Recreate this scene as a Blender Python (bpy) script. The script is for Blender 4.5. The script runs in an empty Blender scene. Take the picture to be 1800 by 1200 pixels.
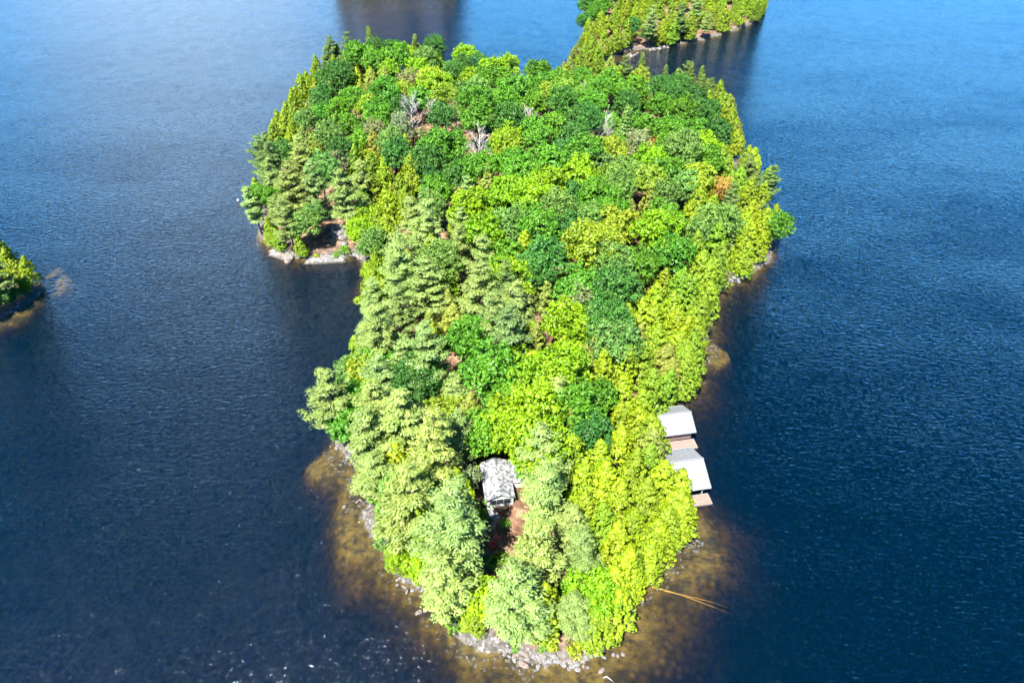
import bpy, math, random, re
import numpy as np
from mathutils import Vector

# ------------------------------------------------------------------ camera
H, PITCH, FPX = 100.0, math.radians(39.5), 1200.0      # height above the lake, look-down angle, focal length in 1800-px units
scn = bpy.context.scene
C = scn.collection
cam_data = bpy.data.cameras.new("camera")
cam_data.sensor_width = 36.0
cam_data.lens = 36.0 * FPX / 1800.0
cam_data.clip_start = 1.0
cam_data.clip_end = 30000.0
cam = bpy.data.objects.new("camera", cam_data)
C.objects.link(cam)
cam.location = (0, 0, H)
cam.rotation_euler = (math.pi / 2 - PITCH, 0, 0)
scn.camera = cam

# ------------------------------------------------------------------ sun, sky, exposure
SUN_EL, SUN_AZ = math.radians(58), math.radians(207)   # azimuth clockwise from +Y (away from the camera)
sun_dir = Vector((math.sin(SUN_AZ) * math.cos(SUN_EL), math.cos(SUN_AZ) * math.cos(SUN_EL), math.sin(SUN_EL)))
sl = bpy.data.lights.new("sun", 'SUN')
sl.energy = 4.6
sl.angle = math.radians(0.53)
sl.color = (1.0, 0.96, 0.88)
sun = bpy.data.objects.new("sun", sl)
C.objects.link(sun)
sun.rotation_euler = (-sun_dir).to_track_quat('-Z', 'Y').to_euler()
sun.location = (0, 0, 300)

world = bpy.data.worlds.new("World")
scn.world = world
world.use_nodes = True
wt = world.node_tree
wn, wl = wt.nodes, wt.links
wn.clear()
sky = wn.new('ShaderNodeTexSky')
sky.sky_type = 'NISHITA'
sky.sun_disc = False
sky.sun_elevation = SUN_EL
sky.sun_rotation = SUN_AZ
sky.air_density = 0.4
sky.dust_density = 0.0
sky.ozone_density = 10.0
bgd = wn.new('ShaderNodeBackground')
bgd.inputs['Strength'].default_value = 0.12
wo = wn.new('ShaderNodeOutputWorld')
# thin fair-weather cloud all over the dome, on a flat layer
tc = wn.new('ShaderNodeTexCoord')
sx = wn.new('ShaderNodeSeparateXYZ')
wl.new(tc.outputs['Generated'], sx.inputs[0])
zz = wn.new('ShaderNodeMath'); zz.operation = 'MAXIMUM'; zz.inputs[1].default_value = 0.03
wl.new(sx.outputs['Z'], zz.inputs[0])
za = wn.new('ShaderNodeMath'); za.operation = 'ADD'; za.inputs[1].default_value = 0.12
wl.new(zz.outputs[0], za.inputs[0])
dv = wn.new('ShaderNodeVectorMath'); dv.operation = 'DIVIDE'
cb = wn.new('ShaderNodeCombineXYZ')
for i in range(3):
    wl.new(za.outputs[0], cb.inputs[i])
wl.new(tc.outputs['Generated'], dv.inputs[0]); wl.new(cb.outputs[0], dv.inputs[1])
mp = wn.new('ShaderNodeMapping')
mp.inputs['Location'].default_value = (2.9, 0.4, 0.0)
mp.inputs['Scale'].default_value = (0.35, 0.28, 0.0)
wl.new(dv.outputs[0], mp.inputs['Vector'])
cn = wn.new('ShaderNodeTexNoise')
cn.inputs['Scale'].default_value = 1.0
cn.inputs['Detail'].default_value = 6
cn.inputs['Roughness'].default_value = 0.55
wl.new(mp.outputs[0], cn.inputs['Vector'])
cr = wn.new('ShaderNodeMapRange')
cr.interpolation_type = 'SMOOTHSTEP'
cr.inputs['From Min'].default_value = 0.58
cr.inputs['From Max'].default_value = 1.0
cr.inputs['To Max'].default_value = 0.75
# a soft bank of thin cloud stands to the north-west
bo = wn.new('ShaderNodeMath'); bo.operation = 'ADD'; bo.inputs[1].default_value = 0.36
wl.new(sx.outputs['X'], bo.inputs[0])
ba = wn.new('ShaderNodeMath'); ba.operation = 'ABSOLUTE'; wl.new(bo.outputs[0], ba.inputs[0])
bm_ = wn.new('ShaderNodeMapRange'); bm_.interpolation_type = 'SMOOTHSTEP'
bm_.inputs['From Min'].default_value = 0.0; bm_.inputs['From Max'].default_value = 0.42
bm_.inputs['To Min'].default_value = 0.30; bm_.inputs['To Max'].default_value = 0.0
wl.new(ba.outputs[0], bm_.inputs['Value'])
bank = wn.new('ShaderNodeMath'); bank.operation = 'ADD'
wl.new(bm_.outputs[0], bank.inputs[0]); wl.new(cn.outputs[0], bank.inputs[1])
wl.new(bank.outputs[0], cr.inputs['Value'])
mixc = wn.new('ShaderNodeMix'); mixc.data_type = 'RGBA'
wl.new(cr.outputs[0], mixc.inputs[0])
hsv = wn.new('ShaderNodeHueSaturation'); hsv.inputs['Saturation'].default_value = 1.35
wl.new(sky.outputs[0], hsv.inputs['Color']); wl.new(hsv.outputs[0], mixc.inputs[6])
mixc.inputs[7].default_value = (5.8, 6.6, 7.3, 1)
wl.new(mixc.outputs[2], bgd.inputs['Color'])
wl.new(bgd.outputs[0], wo.inputs['Surface'])

vs = scn.view_settings
vs.view_transform = 'Standard'
vs.look = 'None'
vs.gamma = 1.0
vs.use_curve_mapping = False
vs.exposure = 1.8
cy = scn.cycles
cy.use_denoising = True
cy.max_bounces = 5
cy.diffuse_bounces = 2
cy.glossy_bounces = 2
cy.transmission_bounces = 3
cy.transparent_max_bounces = 8
cy.volume_bounces = 0
cy.use_adaptive_sampling = True
cy.adaptive_threshold = .035
cy.adaptive_min_samples = 12
cy.caustics_reflective = False
cy.caustics_refractive = False
cy.sample_clamp_indirect = 6.0

# ------------------------------------------------------------------ helpers
rng = np.random.default_rng(11)
R = random.Random(5)
cP, sP = math.cos(PITCH), math.sin(PITCH)

def at(px, py, z=0.0):
    """ground-plan point at height z that the photograph (1800 x 1200) shows at px, py"""
    u, v = (px - 900) / FPX, (600 - py) / FPX
    dx, dy, dz = u, v * sP + cP, v * cP - sP
    t = (z - H) / dz
    return (dx * t, dy * t)

def project(x, y, z):
    d = y * cP - (z - H) * sP
    up = y * sP + (z - H) * cP
    return 900 + FPX * x / d, 600 - FPX * up / d, d

def mat(name, color=(.5, .5, .5), rough=.8, metallic=0.0):
    m = bpy.data.materials.new(name)
    m.use_nodes = True
    b = m.node_tree.nodes['Principled BSDF']
    b.inputs['Base Color'].default_value = (*color, 1)
    b.inputs['Roughness'].default_value = rough
    b.inputs['Metallic'].default_value = metallic
    return m

def noisy(name, c1, c2, scale=4.0, rough=.85, bump=0.0, detail=5, coord='Object', stretch=(1, 1, 1), lo=.35, hi=.65):
    m = mat(name, c1, rough)
    nt = m.node_tree; n, l = nt.nodes, nt.links
    b = n['Principled BSDF']
    t = n.new('ShaderNodeTexCoord')
    mp_ = n.new('ShaderNodeMapping'); mp_.inputs['Scale'].default_value = stretch
    l.new(t.outputs[coord], mp_.inputs[0])
    no = n.new('ShaderNodeTexNoise'); no.inputs['Scale'].default_value = scale; no.inputs['Detail'].default_value = detail
    l.new(mp_.outputs[0], no.inputs['Vector'])
    r = n.new('ShaderNodeValToRGB')
    r.color_ramp.elements[0].position = lo; r.color_ramp.elements[0].color = (*c1, 1)
    r.color_ramp.elements[1].position = hi; r.color_ramp.elements[1].color = (*c2, 1)
    l.new(no.outputs[0], r.inputs[0]); l.new(r.outputs[0], b.inputs['Base Color'])
    if bump:
        bp = n.new('ShaderNodeBump'); bp.inputs['Strength'].default_value = .8; bp.inputs['Distance'].default_value = bump
        l.new(no.outputs[0], bp.inputs['Height']); l.new(bp.outputs[0], b.inputs['Normal'])
    return m

class MB:
    """collects boxes, tubes and polygons; build() links them as one mesh object"""
    def __init__(self):
        self.v, self.f = [], []
    def poly(self, pts):
        i = len(self.v); self.v += [tuple(p) for p in pts]; self.f.append(tuple(range(i, i + len(pts))))
    def hexa(self, p):
        i = len(self.v); self.v += [tuple(q) for q in p]
        for f in ((0, 3, 2, 1), (4, 5, 6, 7), (0, 1, 5, 4), (1, 2, 6, 5), (2, 3, 7, 6), (3, 0, 4, 7)):
            self.f.append(tuple(i + k for k in f))
    def box(self, x0, x1, y0, y1, z0, z1):
        self.hexa([(x0, y0, z0), (x1, y0, z0), (x1, y1, z0), (x0, y1, z0), (x0, y0, z1), (x1, y0, z1), (x1, y1, z1), (x0, y1, z1)])
        return self
    def tube(self, pts, rad, n=7):
        pts = [Vector(p) for p in pts]
        base = len(self.v)
        for k, p in enumerate(pts):
            d = (pts[min(k + 1, len(pts) - 1)] - pts[max(k - 1, 0)]).normalized()
            a = d.cross(Vector((1, 0, 0.13))) if abs(d.x) < .9 else d.cross(Vector((0, 1, 0)))
            a.normalize(); b = d.cross(a)
            for j in range(n):
                t = 2 * math.pi * j / n
                self.v.append(tuple(p + (a * math.cos(t) + b * math.sin(t)) * rad[k]))
        for k in range(len(pts) - 1):
            for j in range(n):
                j2 = (j + 1) % n
                self.f.append((base + k * n + j, base + k * n + j2, base + (k + 1) * n + j2, base + (k + 1) * n + j))
        self.f.append(tuple(base + j for j in range(n))[::-1])
        self.f.append(tuple(base + (len(pts) - 1) * n + j for j in range(n)))
        return self
    def mesh(self, name, material, smooth=False):
        me = bpy.data.meshes.new(name)
        me.from_pydata(self.v, [], self.f)
        if material: me.materials.append(material)
        if smooth: me.polygons.foreach_set('use_smooth', [True] * len(me.polygons))
        me.update()
        return me
    def build(self, name, material, parent=None, smooth=False, loc=None):
        o = bpy.data.objects.new(name, self.mesh(name, material, smooth))
        C.objects.link(o)
        if parent: o.parent = parent
        if loc: o.location = loc
        return o

def tag(o, label, cat, group=None):
    o['label'] = label; o['category'] = cat
    if group: o['group'] = group
    return o

def empty(name, loc, rz=0.0):
    o = bpy.data.objects.new(name, None)
    o.empty_display_size = .3
    C.objects.link(o); o.location = loc; o.rotation_euler = (0, 0, rz)
    return o

def vnoise(x, y, seed=0):
    """smooth value noise on arrays, range about -1..1"""
    def h(ix, iy):
        n = (ix * 374761393 + iy * 668265263 + seed * 1442695041) & 0xffffffff
        n = ((n ^ (n >> 13)) * 1274126177) & 0xffffffff
        return ((n ^ (n >> 16)) & 0xffff) / 32767.5 - 1
    x = np.asarray(x, float); y = np.asarray(y, float)
    ix, iy = np.floor(x).astype(np.int64), np.floor(y).astype(np.int64)
    fx, fy = x - ix, y - iy
    fx, fy = fx * fx * (3 - 2 * fx), fy * fy * (3 - 2 * fy)
    a = h(ix, iy) * (1 - fx) + h(ix + 1, iy) * fx
    b = h(ix, iy + 1) * (1 - fx) + h(ix + 1, iy + 1) * fx
    return a * (1 - fy) + b * fy

# ------------------------------------------------------------------ land: shorelines as plan polygons
def plan(pts):
    return np.array([at(*p) for p in pts])

MAIN = plan([(930, 1163), (1000, 1163), (1030, 1153), (1070, 1128), (1098, 1095), (1110, 1070), (1124, 1038), (1150, 1000), (1178, 968),
    (1208, 938), (1214, 922), (1196, 895), (1176, 875), (1168, 830), (1166, 790), (1164, 745), (1176, 712), (1202, 703), (1222, 655), (1238, 610),
    (1250, 562), (1262, 525), (1284, 496), (1312, 492), (1340, 470), (1360, 440), (1368, 412), (1350, 372), (1325, 325), (1302, 292),
    (1297, 245), (1286, 208), (1242, 196), (1200, 176), (1135, 178), (1085, 165), (1068, 135), (1068, 112),
    (1078, 100), (1092, 92), (1112, 88), (1140, 87), (1165, 83), (1200, 78), (1240, 70), (1290, 55), (1325, 42), (1343, 27), (1350, 0), (1340, -40),
    (1240, -75), (1110, -75), (1045, -30), (1030, 25), (1022, 58), (1020, 85), (1012, 115), (1000, 142), (985, 166), (960, 172), (920, 165),
    (870, 146), (790, 135), (720, 122), (655, 116), (600, 126), (560, 142), (535, 180), (508, 226), (492, 262), (470, 300),
    (455, 345), (458, 385), (456, 415), (468, 432), (498, 452), (540, 459), (600, 456), (630, 449), (642, 478), (644, 520),
    (640, 560), (634, 610), (628, 660), (622, 700), (604, 745), (594, 782), (606, 800), (628, 830), (645, 858), (648, 885), (636, 905), (646, 938),
    (682, 985), (703, 1015), (735, 1050), (762, 1080), (800, 1110), (850, 1135)])
ISLET = plan([(-5, 566), (28, 547), (55, 530), (72, 516), (74, 503), (55, 496), (20, 492), (-40, 488), (-90, 510), (-110, 560), (-70, 595)])
FARLAND = plan([(596, -16), (640, -14), (700, -12), (760, -14), (802, -18), (830, -60), (700, -95), (570, -60)])
POLYS = [MAIN, ISLET, FARLAND]

def signed_dist(X, Y, P):
    """distance to the polygon's edge, positive inside"""
    D = np.full(X.shape, 1e18); inside = np.zeros(X.shape, bool)
    n = len(P)
    for i in range(n):
        x0, y0 = P[i]; x1, y1 = P[(i + 1) % n]
        ex, ey = x1 - x0, y1 - y0
        t = np.clip(((X - x0) * ex + (Y - y0) * ey) / (ex * ex + ey * ey), 0, 1)
        D = np.minimum(D, (X - x0 - t * ex) ** 2 + (Y - y0 - t * ey) ** 2)
        if y0 != y1:
            c = ((Y >= min(y0, y1)) & (Y < max(y0, y1)))
            xi = x0 + (Y - y0) * ex / ey
            inside ^= c & (X < xi)
    D = np.sqrt(D)
    return np.where(inside, D, -D)

STEP = 1.25
gx = np.concatenate([[-9000, -4000, -1800, -900, -500, -330], np.arange(-235, 250.1, STEP), [330, 500, 900, 1800, 4000, 9000]])
gy = np.concatenate([[-9000, -3000, -900, -250, -60, 0], np.arange(28, 640.1, STEP), [800, 1300, 2500, 5000, 9000]])
GX, GY = np.meshgrid(gx, gy)
SD = np.full(GX.shape, -1e9)
for P_ in POLYS:
    SD = np.maximum(SD, signed_dist(GX, GY, P_))
DIST = SD.copy()
SDn = SD + 1.1 * vnoise(GX / 6, GY / 6, 1) + .6 * vnoise(GX / 2.3, GY / 2.3, 2)
d_in = np.clip(SDn, 0, None)
land = .9 * (1 - np.exp(-d_in / 2.0)) + .05 * d_in + 7.5 * np.clip((d_in - 12) / 70, 0, 1) ** 1.2
land += np.clip(d_in / 8, 0, 1) * (.5 * vnoise(GX / 9, GY / 9, 3) + .3 * vnoise(GX / 3.5, GY / 3.5, 4))
d_out = np.clip(-SDn, 0, None)
# the bottom shelves gently round the near tip and more steeply elsewhere
near = np.where(GX > 5, np.clip((84 - GY) / 14, 0, 1), np.clip((130 - GY) / 50, 0, 1))
slope = .20 * near + .60 * (1 - near)
slope = np.where(GY > 150, 1.0, slope)
slope = np.where(GY > 380, 2.5, slope)
slope = np.where((GX > 10) & (GY < 110), slope * .72, slope)
slope = np.where((GX < -8) & (GY < 140), slope * 2.3, slope)
bed = -slope * d_out - .012 * d_out ** 2 * near
bed += np.clip(d_out / 5, 0, 1) * (.35 * vnoise(GX / 7, GY / 7, 6) + .22 * vnoise(GX / 2.5, GY / 2.5, 7))
for (px, py, amp, rad) in ((403, 320, 8.6, 2.6), (105, 468, 7.4, 3.2), (88, 497, 6.6, 6.0), (1105, 100, 8.0, 8), (600, 900, 2.2, 6), (612, 985, 1.3, 6),
                           (560, 825, 6.2, 3.4), (1262, 625, 7.2, 3.0), (1225, 990, 1.4, 6), (600, 1040, 1.5, 4), (30, 560, 4, 5)):
    ox, oy = at(px, py)
    rr2 = ((GX - ox) ** 2 + (GY - oy) ** 2) / rad ** 2
    bed = np.where(d_out > 0, np.minimum(np.maximum(bed, -9.0) + amp * np.exp(-rr2), -.30), bed)
bed = np.maximum(bed, -9.0)
GZ = np.where(SDn > 0, land, bed)

fx0, fy0 = gx[6], gy[6]
NXF, NYF = len(gx) - 12, len(gy) - 11
def _samp(A, x, y):
    u = min(max((x - fx0) / STEP, 0), NXF - 1.001); v = min(max((y - fy0) / STEP, 0), NYF - 1.001)
    i, j = int(u), int(v); u -= i; v -= j; i += 6; j += 6
    return float((A[j, i] * (1 - u) + A[j, i + 1] * u) * (1 - v) + (A[j + 1, i] * (1 - u) + A[j + 1, i + 1] * u) * v)
def ground(x, y): return _samp(GZ, x, y)
def shore_d(x, y): return _samp(DIST, x, y)

def ground_material():
    m = mat("forest_floor_and_lake_bed", (.2, .15, .1), .95)
    nt = m.node_tree; n, l = nt.nodes, nt.links; b = n['Principled BSDF']
    g = n.new('ShaderNodeNewGeometry'); s = n.new('ShaderNodeSeparateXYZ'); l.new(g.outputs['Position'], s.inputs[0])
    def noise(scale, det=5):
        q = n.new('ShaderNodeTexNoise'); q.inputs['Scale'].default_value = scale; q.inputs['Detail'].default_value = det
        l.new(g.outputs['Position'], q.inputs['Vector']); return q
    def ramp(src, stops):
        r = n.new('ShaderNodeValToRGB'); e = r.color_ramp.elements
        while len(e) < len(stops): e.new(.5)
        for k, (p, c) in enumerate(stops): e[k].position = p; e[k].color = (*c, 1)
        l.new(src, r.inputs[0]); return r
    def mix(f, a, b_):
        q = n.new('ShaderNodeMix'); q.data_type = 'RGBA'
        l.new(f, q.inputs[0]); l.new(a, q.inputs[6]); l.new(b_, q.inputs[7]); return q.outputs[2]
    litter = ramp(noise(.55, 8).outputs[0], [(.3, (.085, .04, .022)), (.5, (.16, .085, .05)), (.62, (.30, .20, .12)), (.72, (.06, .09, .025))])
    rock = ramp(noise(1.4, 8).outputs[0], [(.32, (.045, .04, .035)), (.5, (.10, .09, .08)), (.68, (.17, .155, .14))])
    sand = ramp(noise(.9, 8).outputs[0], [(.34, (.048, .034, .005)), (.48, (.145, .100, .014)), (.64, (.23, .162, .032))])
    vor = n.new('ShaderNodeTexVoronoi'); vor.inputs['Scale'].default_value = .75; l.new(g.outputs['Position'], vor.inputs['Vector'])
    stones = ramp(vor.outputs['Distance'], [(.0, (.27, .195, .05)), (.30, (.135, .092, .015)), (.6, (.055, .038, .007))])
    sn = ramp(noise(.16, 3).outputs[0], [(.45, (0, 0, 0)), (.6, (1, 1, 1))])
    bedc = mix(sn.outputs[0], sand.outputs[0], stones.outputs[0])
    zr = n.new('ShaderNodeMapRange'); zr.inputs['From Min'].default_value = -.1; zr.inputs['From Max'].default_value = .12
    l.new(s.outputs['Z'], zr.inputs['Value'])
    zr2 = n.new('ShaderNodeMapRange'); zr2.inputs['From Min'].default_value = .55; zr2.inputs['From Max'].default_value = 1.0
    l.new(s.outputs['Z'], zr2.inputs['Value'])
    c1 = mix(zr.outputs[0], bedc, rock.outputs[0])
    c2 = mix(zr2.outputs[0], c1, litter.outputs[0])
    l.new(c2, b.inputs['Base Color'])
    bp = n.new('ShaderNodeBump'); bp.inputs['Distance'].default_value = .25; bp.inputs['Strength'].default_value = .7
    l.new(noise(1.8, 6).outputs[0], bp.inputs['Height']); l.new(bp.outputs[0], b.inputs['Normal'])
    return m

def grid_mesh(name, X, Y, Z, material):
    ny, nx = X.shape
    me = bpy.data.meshes.new(name)
    co = np.stack([X, Y, Z], -1).reshape(-1, 3).astype(np.float32)
    idx = np.arange(ny * nx).reshape(ny, nx)
    q = np.stack([idx[:-1, :-1], idx[:-1, 1:], idx[1:, 1:], idx[1:, :-1]], -1).reshape(-1, 4)
    me.vertices.add(len(co)); me.vertices.foreach_set('co', co.ravel())
    me.loops.add(q.size); me.loops.foreach_set('vertex_index', q.ravel().astype(np.int32))
    me.polygons.add(len(q)); me.polygons.foreach_set('loop_start', np.arange(0, q.size, 4, dtype=np.int32))
    me.materials.append(material); me.update(calc_edges=True)
    return me

gobj = bpy.data.objects.new("ground", grid_mesh("ground", GX, GY, GZ, ground_material()))
C.objects.link(gobj); gobj['kind'] = 'structure'
gobj['label'] = "island floor of rock and leaf litter running down into the lake bed"

# ------------------------------------------------------------------ water
def water_material():
    m = bpy.data.materials.new("lake_water"); m.use_nodes = True
    nt = m.node_tree; n, l = nt.nodes, nt.links; n.clear()
    out = n.new('ShaderNodeOutputMaterial')
    g = n.new('ShaderNodeNewGeometry')
    def wave(rot, sc, detail, rough=.55):
        mp_ = n.new('ShaderNodeMapping'); mp_.inputs['Rotation'].default_value = (0, 0, rot); mp_.inputs['Scale'].default_value = sc
        l.new(g.outputs['Position'], mp_.inputs[0])
        q = n.new('ShaderNodeTexNoise'); q.inputs['Scale'].default_value = 1; q.inputs['Detail'].default_value = detail; q.inputs['Roughness'].default_value = rough
        q.inputs['Distortion'].default_value = .25
        l.new(mp_.outputs[0], q.inputs['Vector']); return q.outputs[0]
    def math_(op, a, b_):
        q = n.new('ShaderNodeMath'); q.operation = op
        for i, s in enumerate((a, b_)):
            if isinstance(s, float): q.inputs[i].default_value = s
            else: l.new(s, q.inputs[i])
        return q.outputs[0]
    w1 = wave(math.radians(32), (.55, 1.7, 1), 3)
    w2 = wave(math.radians(-14), (1.3, 3.6, 1), 4, .6)
    gust = wave(math.radians(20), (.012, .03, 1), 3)
    gr = n.new('ShaderNodeMapRange'); gr.inputs['From Min'].default_value = .35; gr.inputs['From Max'].default_value = .65
    gr.inputs['To Min'].default_value = .82; gr.inputs['To Max'].default_value = 1.12
    l.new(gust, gr.inputs['Value'])
    hgt = math_('MULTIPLY', math_('ADD', math_('MULTIPLY', w1, 1.0), math_('MULTIPLY', w2, .45)), gr.outputs[0])
    bp = n.new('ShaderNodeBump'); bp.inputs['Strength'].default_value = 1.0; bp.inputs['Distance'].default_value = .27
    l.new(hgt, bp.inputs['Height'])
    fr = n.new('ShaderNodeFresnel'); fr.inputs['IOR'].default_value = 1.333; l.new(bp.outputs[0], fr.inputs['Normal'])
    gl = n.new('ShaderNodeBsdfGlossy'); gl.inputs['Roughness'].default_value = .07; gl.inputs['Color'].default_value = (1, 1, 1, 1)
    l.new(bp.outputs[0], gl.inputs['Normal'])
    tr = n.new('ShaderNodeBsdfTransparent')
    df = n.new('ShaderNodeBsdfDiffuse'); df.inputs['Color'].default_value = (.0003, .026, .062, 1)     # light scattered back by the water body
    m1 = n.new('ShaderNodeMixShader'); m1.inputs[0].default_value = .18
    l.new(tr.outputs[0], m1.inputs[1]); l.new(df.outputs[0], m1.inputs[2])
    m2 = n.new('ShaderNodeMixShader'); l.new(fr.outputs[0], m2.inputs[0]); l.new(m1.outputs[0], m2.inputs[1]); l.new(gl.outputs[0], m2.inputs[2])
    l.new(m2.outputs[0], out.inputs['Surface'])
    va = n.new('ShaderNodeVolumeAbsorption'); va.inputs['Color'].default_value = (.62, .54, .0, 1); va.inputs['Density'].default_value = 1.1
    l.new(va.outputs[0], out.inputs['Volume'])
    return m

wm = MB().box(-8800, 8800, -8800, 8800, -12.0, 0.0)
water = wm.build("water", water_material())
water['kind'] = 'structure'
water['label'] = "rippled dark blue lake round the island"

# ------------------------------------------------------------------ foliage
def leaf_material():
    m = bpy.data.materials.new("foliage"); m.use_nodes = True
    nt = m.node_tree; n, l = nt.nodes, nt.links; n.clear()
    out = n.new('ShaderNodeOutputMaterial')
    oi = n.new('ShaderNodeObjectInfo')
    at_ = n.new('ShaderNodeAttribute'); at_.attribute_type = 'GEOMETRY'; at_.attribute_name = 'tint'
    hs = n.new('ShaderNodeHueSaturation')
    mr = n.new('ShaderNodeMapRange'); mr.inputs['To Min'].default_value = .72; mr.inputs['To Max'].default_value = 1.32
    l.new(at_.outputs['Fac'], mr.inputs['Value']); l.new(mr.outputs[0], hs.inputs['Value'])
    mh = n.new('ShaderNodeMapRange'); mh.inputs['To Min'].default_value = .512; mh.inputs['To Max'].default_value = .494
    l.new(at_.outputs['Fac'], mh.inputs['Value']); l.new(mh.outputs[0], hs.inputs['Hue'])
    l.new(oi.outputs['Color'], hs.inputs['Color'])
    d = n.new('ShaderNodeBsdfDiffuse'); t = n.new('ShaderNodeBsdfTranslucent')
    l.new(hs.outputs[0], d.inputs['Color']); l.new(hs.outputs[0], t.inputs['Color'])
    mx = n.new('ShaderNodeMixShader'); mx.inputs[0].default_value = .34
    l.new(d.outputs[0], mx.inputs[1]); l.new(t.outputs[0], mx.inputs[2])
    gl = n.new('ShaderNodeBsdfGlossy'); gl.inputs['Roughness'].default_value = .5
    m2 = n.new('ShaderNodeMixShader'); m2.inputs[0].default_value = .025
    l.new(mx.outputs[0], m2.inputs[1]); l.new(gl.outputs[0], m2.inputs[2])
    l.new(m2.outputs[0], out.inputs['Surface'])
    return m

M_LEAF = leaf_material()
M_BARK = noisy("bark_grey_brown", (.07, .05, .04), (.16, .13, .11), 3.0, .9, .03, stretch=(2, 2, .5))
M_PINEBARK = noisy("pine_bark", (.09, .06, .05), (.20, .15, .12), 3.0, .9, .03, stretch=(2, 2, .5))
M_DEAD = noisy("weathered_dead_wood", (.34, .32, .30), (.55, .53, .50), 2.0, .9)

def unit(a):
    return a / np.maximum(np.linalg.norm(a, axis=-1, keepdims=True), 1e-9)

def leaf_mesh(name, P, N, A, size, asp, tint, flat=.45, jit=.55):
    """one small bent-free leaf-spray quad at each P; N outward direction, A long axis hint"""
    n = len(P)
    Ng = unit(N + jit * rng.normal(size=(n, 3)))
    Ng = np.where(((Ng * N).sum(1) < 0)[:, None], -Ng, Ng)
    T = unit(A + .35 * rng.normal(size=(n, 3)))
    T = unit(T - (T * Ng).sum(1, keepdims=True) * Ng)
    B = np.cross(Ng, T)
    hl = (size * asp)[:, None] * .5; hw = size[:, None] * .5
    V = np.stack([P - T * hl, P + B * hw * .95, P + T * hl, P - B * hw * .95], 1).reshape(-1, 3)
    V = V[:, :]
    q = np.arange(4 * n, dtype=np.int32).reshape(n, 4)
    # winding so that the face normal is Ng:  (T x B) = ... choose order by sign
    e = np.cross(V[1::4] - V[0::4], V[2::4] - V[1::4])
    bad = (e * Ng).sum(1) < 0
    q[bad] = q[bad][:, ::-1]
    me = bpy.data.meshes.new(name)
    me.vertices.add(4 * n); me.vertices.foreach_set('co', V.astype(np.float32).ravel())
    me.loops.add(4 * n); me.loops.foreach_set('vertex_index', q.ravel())
    me.polygons.add(n); me.polygons.foreach_set('loop_start', np.arange(0, 4 * n, 4, dtype=np.int32))
    a = me.attributes.new('tint', 'FLOAT', 'POINT'); a.data.foreach_set('value', np.repeat(tint, 4).astype(np.float32))
    me.materials.append(M_LEAF)
    me.update(calc_edges=True)
    Ns = unit(N * (1 - flat) + Ng * flat)
    me.normals_split_custom_set_from_vertices(np.repeat(Ns, 4, axis=0).tolist())
    return me

def rdirs(n, zmin=-1.0):
    out = []
    while len(out) < n:
        d = unit(rng.normal(size=(n * 3, 3)))
        out.extend(d[d[:, 2] > zmin])
    return np.array(out[:n])

def clump_leaves(cen, rad, per, up=.35, size=.4, flatz=1.0, zmin=-.35, asp=1.25, ctint=.5):
    """leaves on the outer half of small lobes; cen (k,3), rad (k,), out (k,3) handled by caller"""
    k = len(cen)
    D = rdirs(k * per, zmin)
    c = np.repeat(cen, per, 0); r = np.repeat(rad, per)[:, None]
    P = c + D * r * rng.uniform(.72, 1.08, (k * per, 1)) * np.array([1, 1, flatz])
    N = unit(D + np.array([0, 0, up]))
    s = size * rng.uniform(.7, 1.3, k * per)
    t = np.clip(np.repeat(ctint, per) + rng.normal(0, .16, k * per), 0, 1)
    return P, N, D, s, np.full(k * per, asp), t

def cat(parts):
    return [np.concatenate(x) for x in zip(*parts)]

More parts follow.
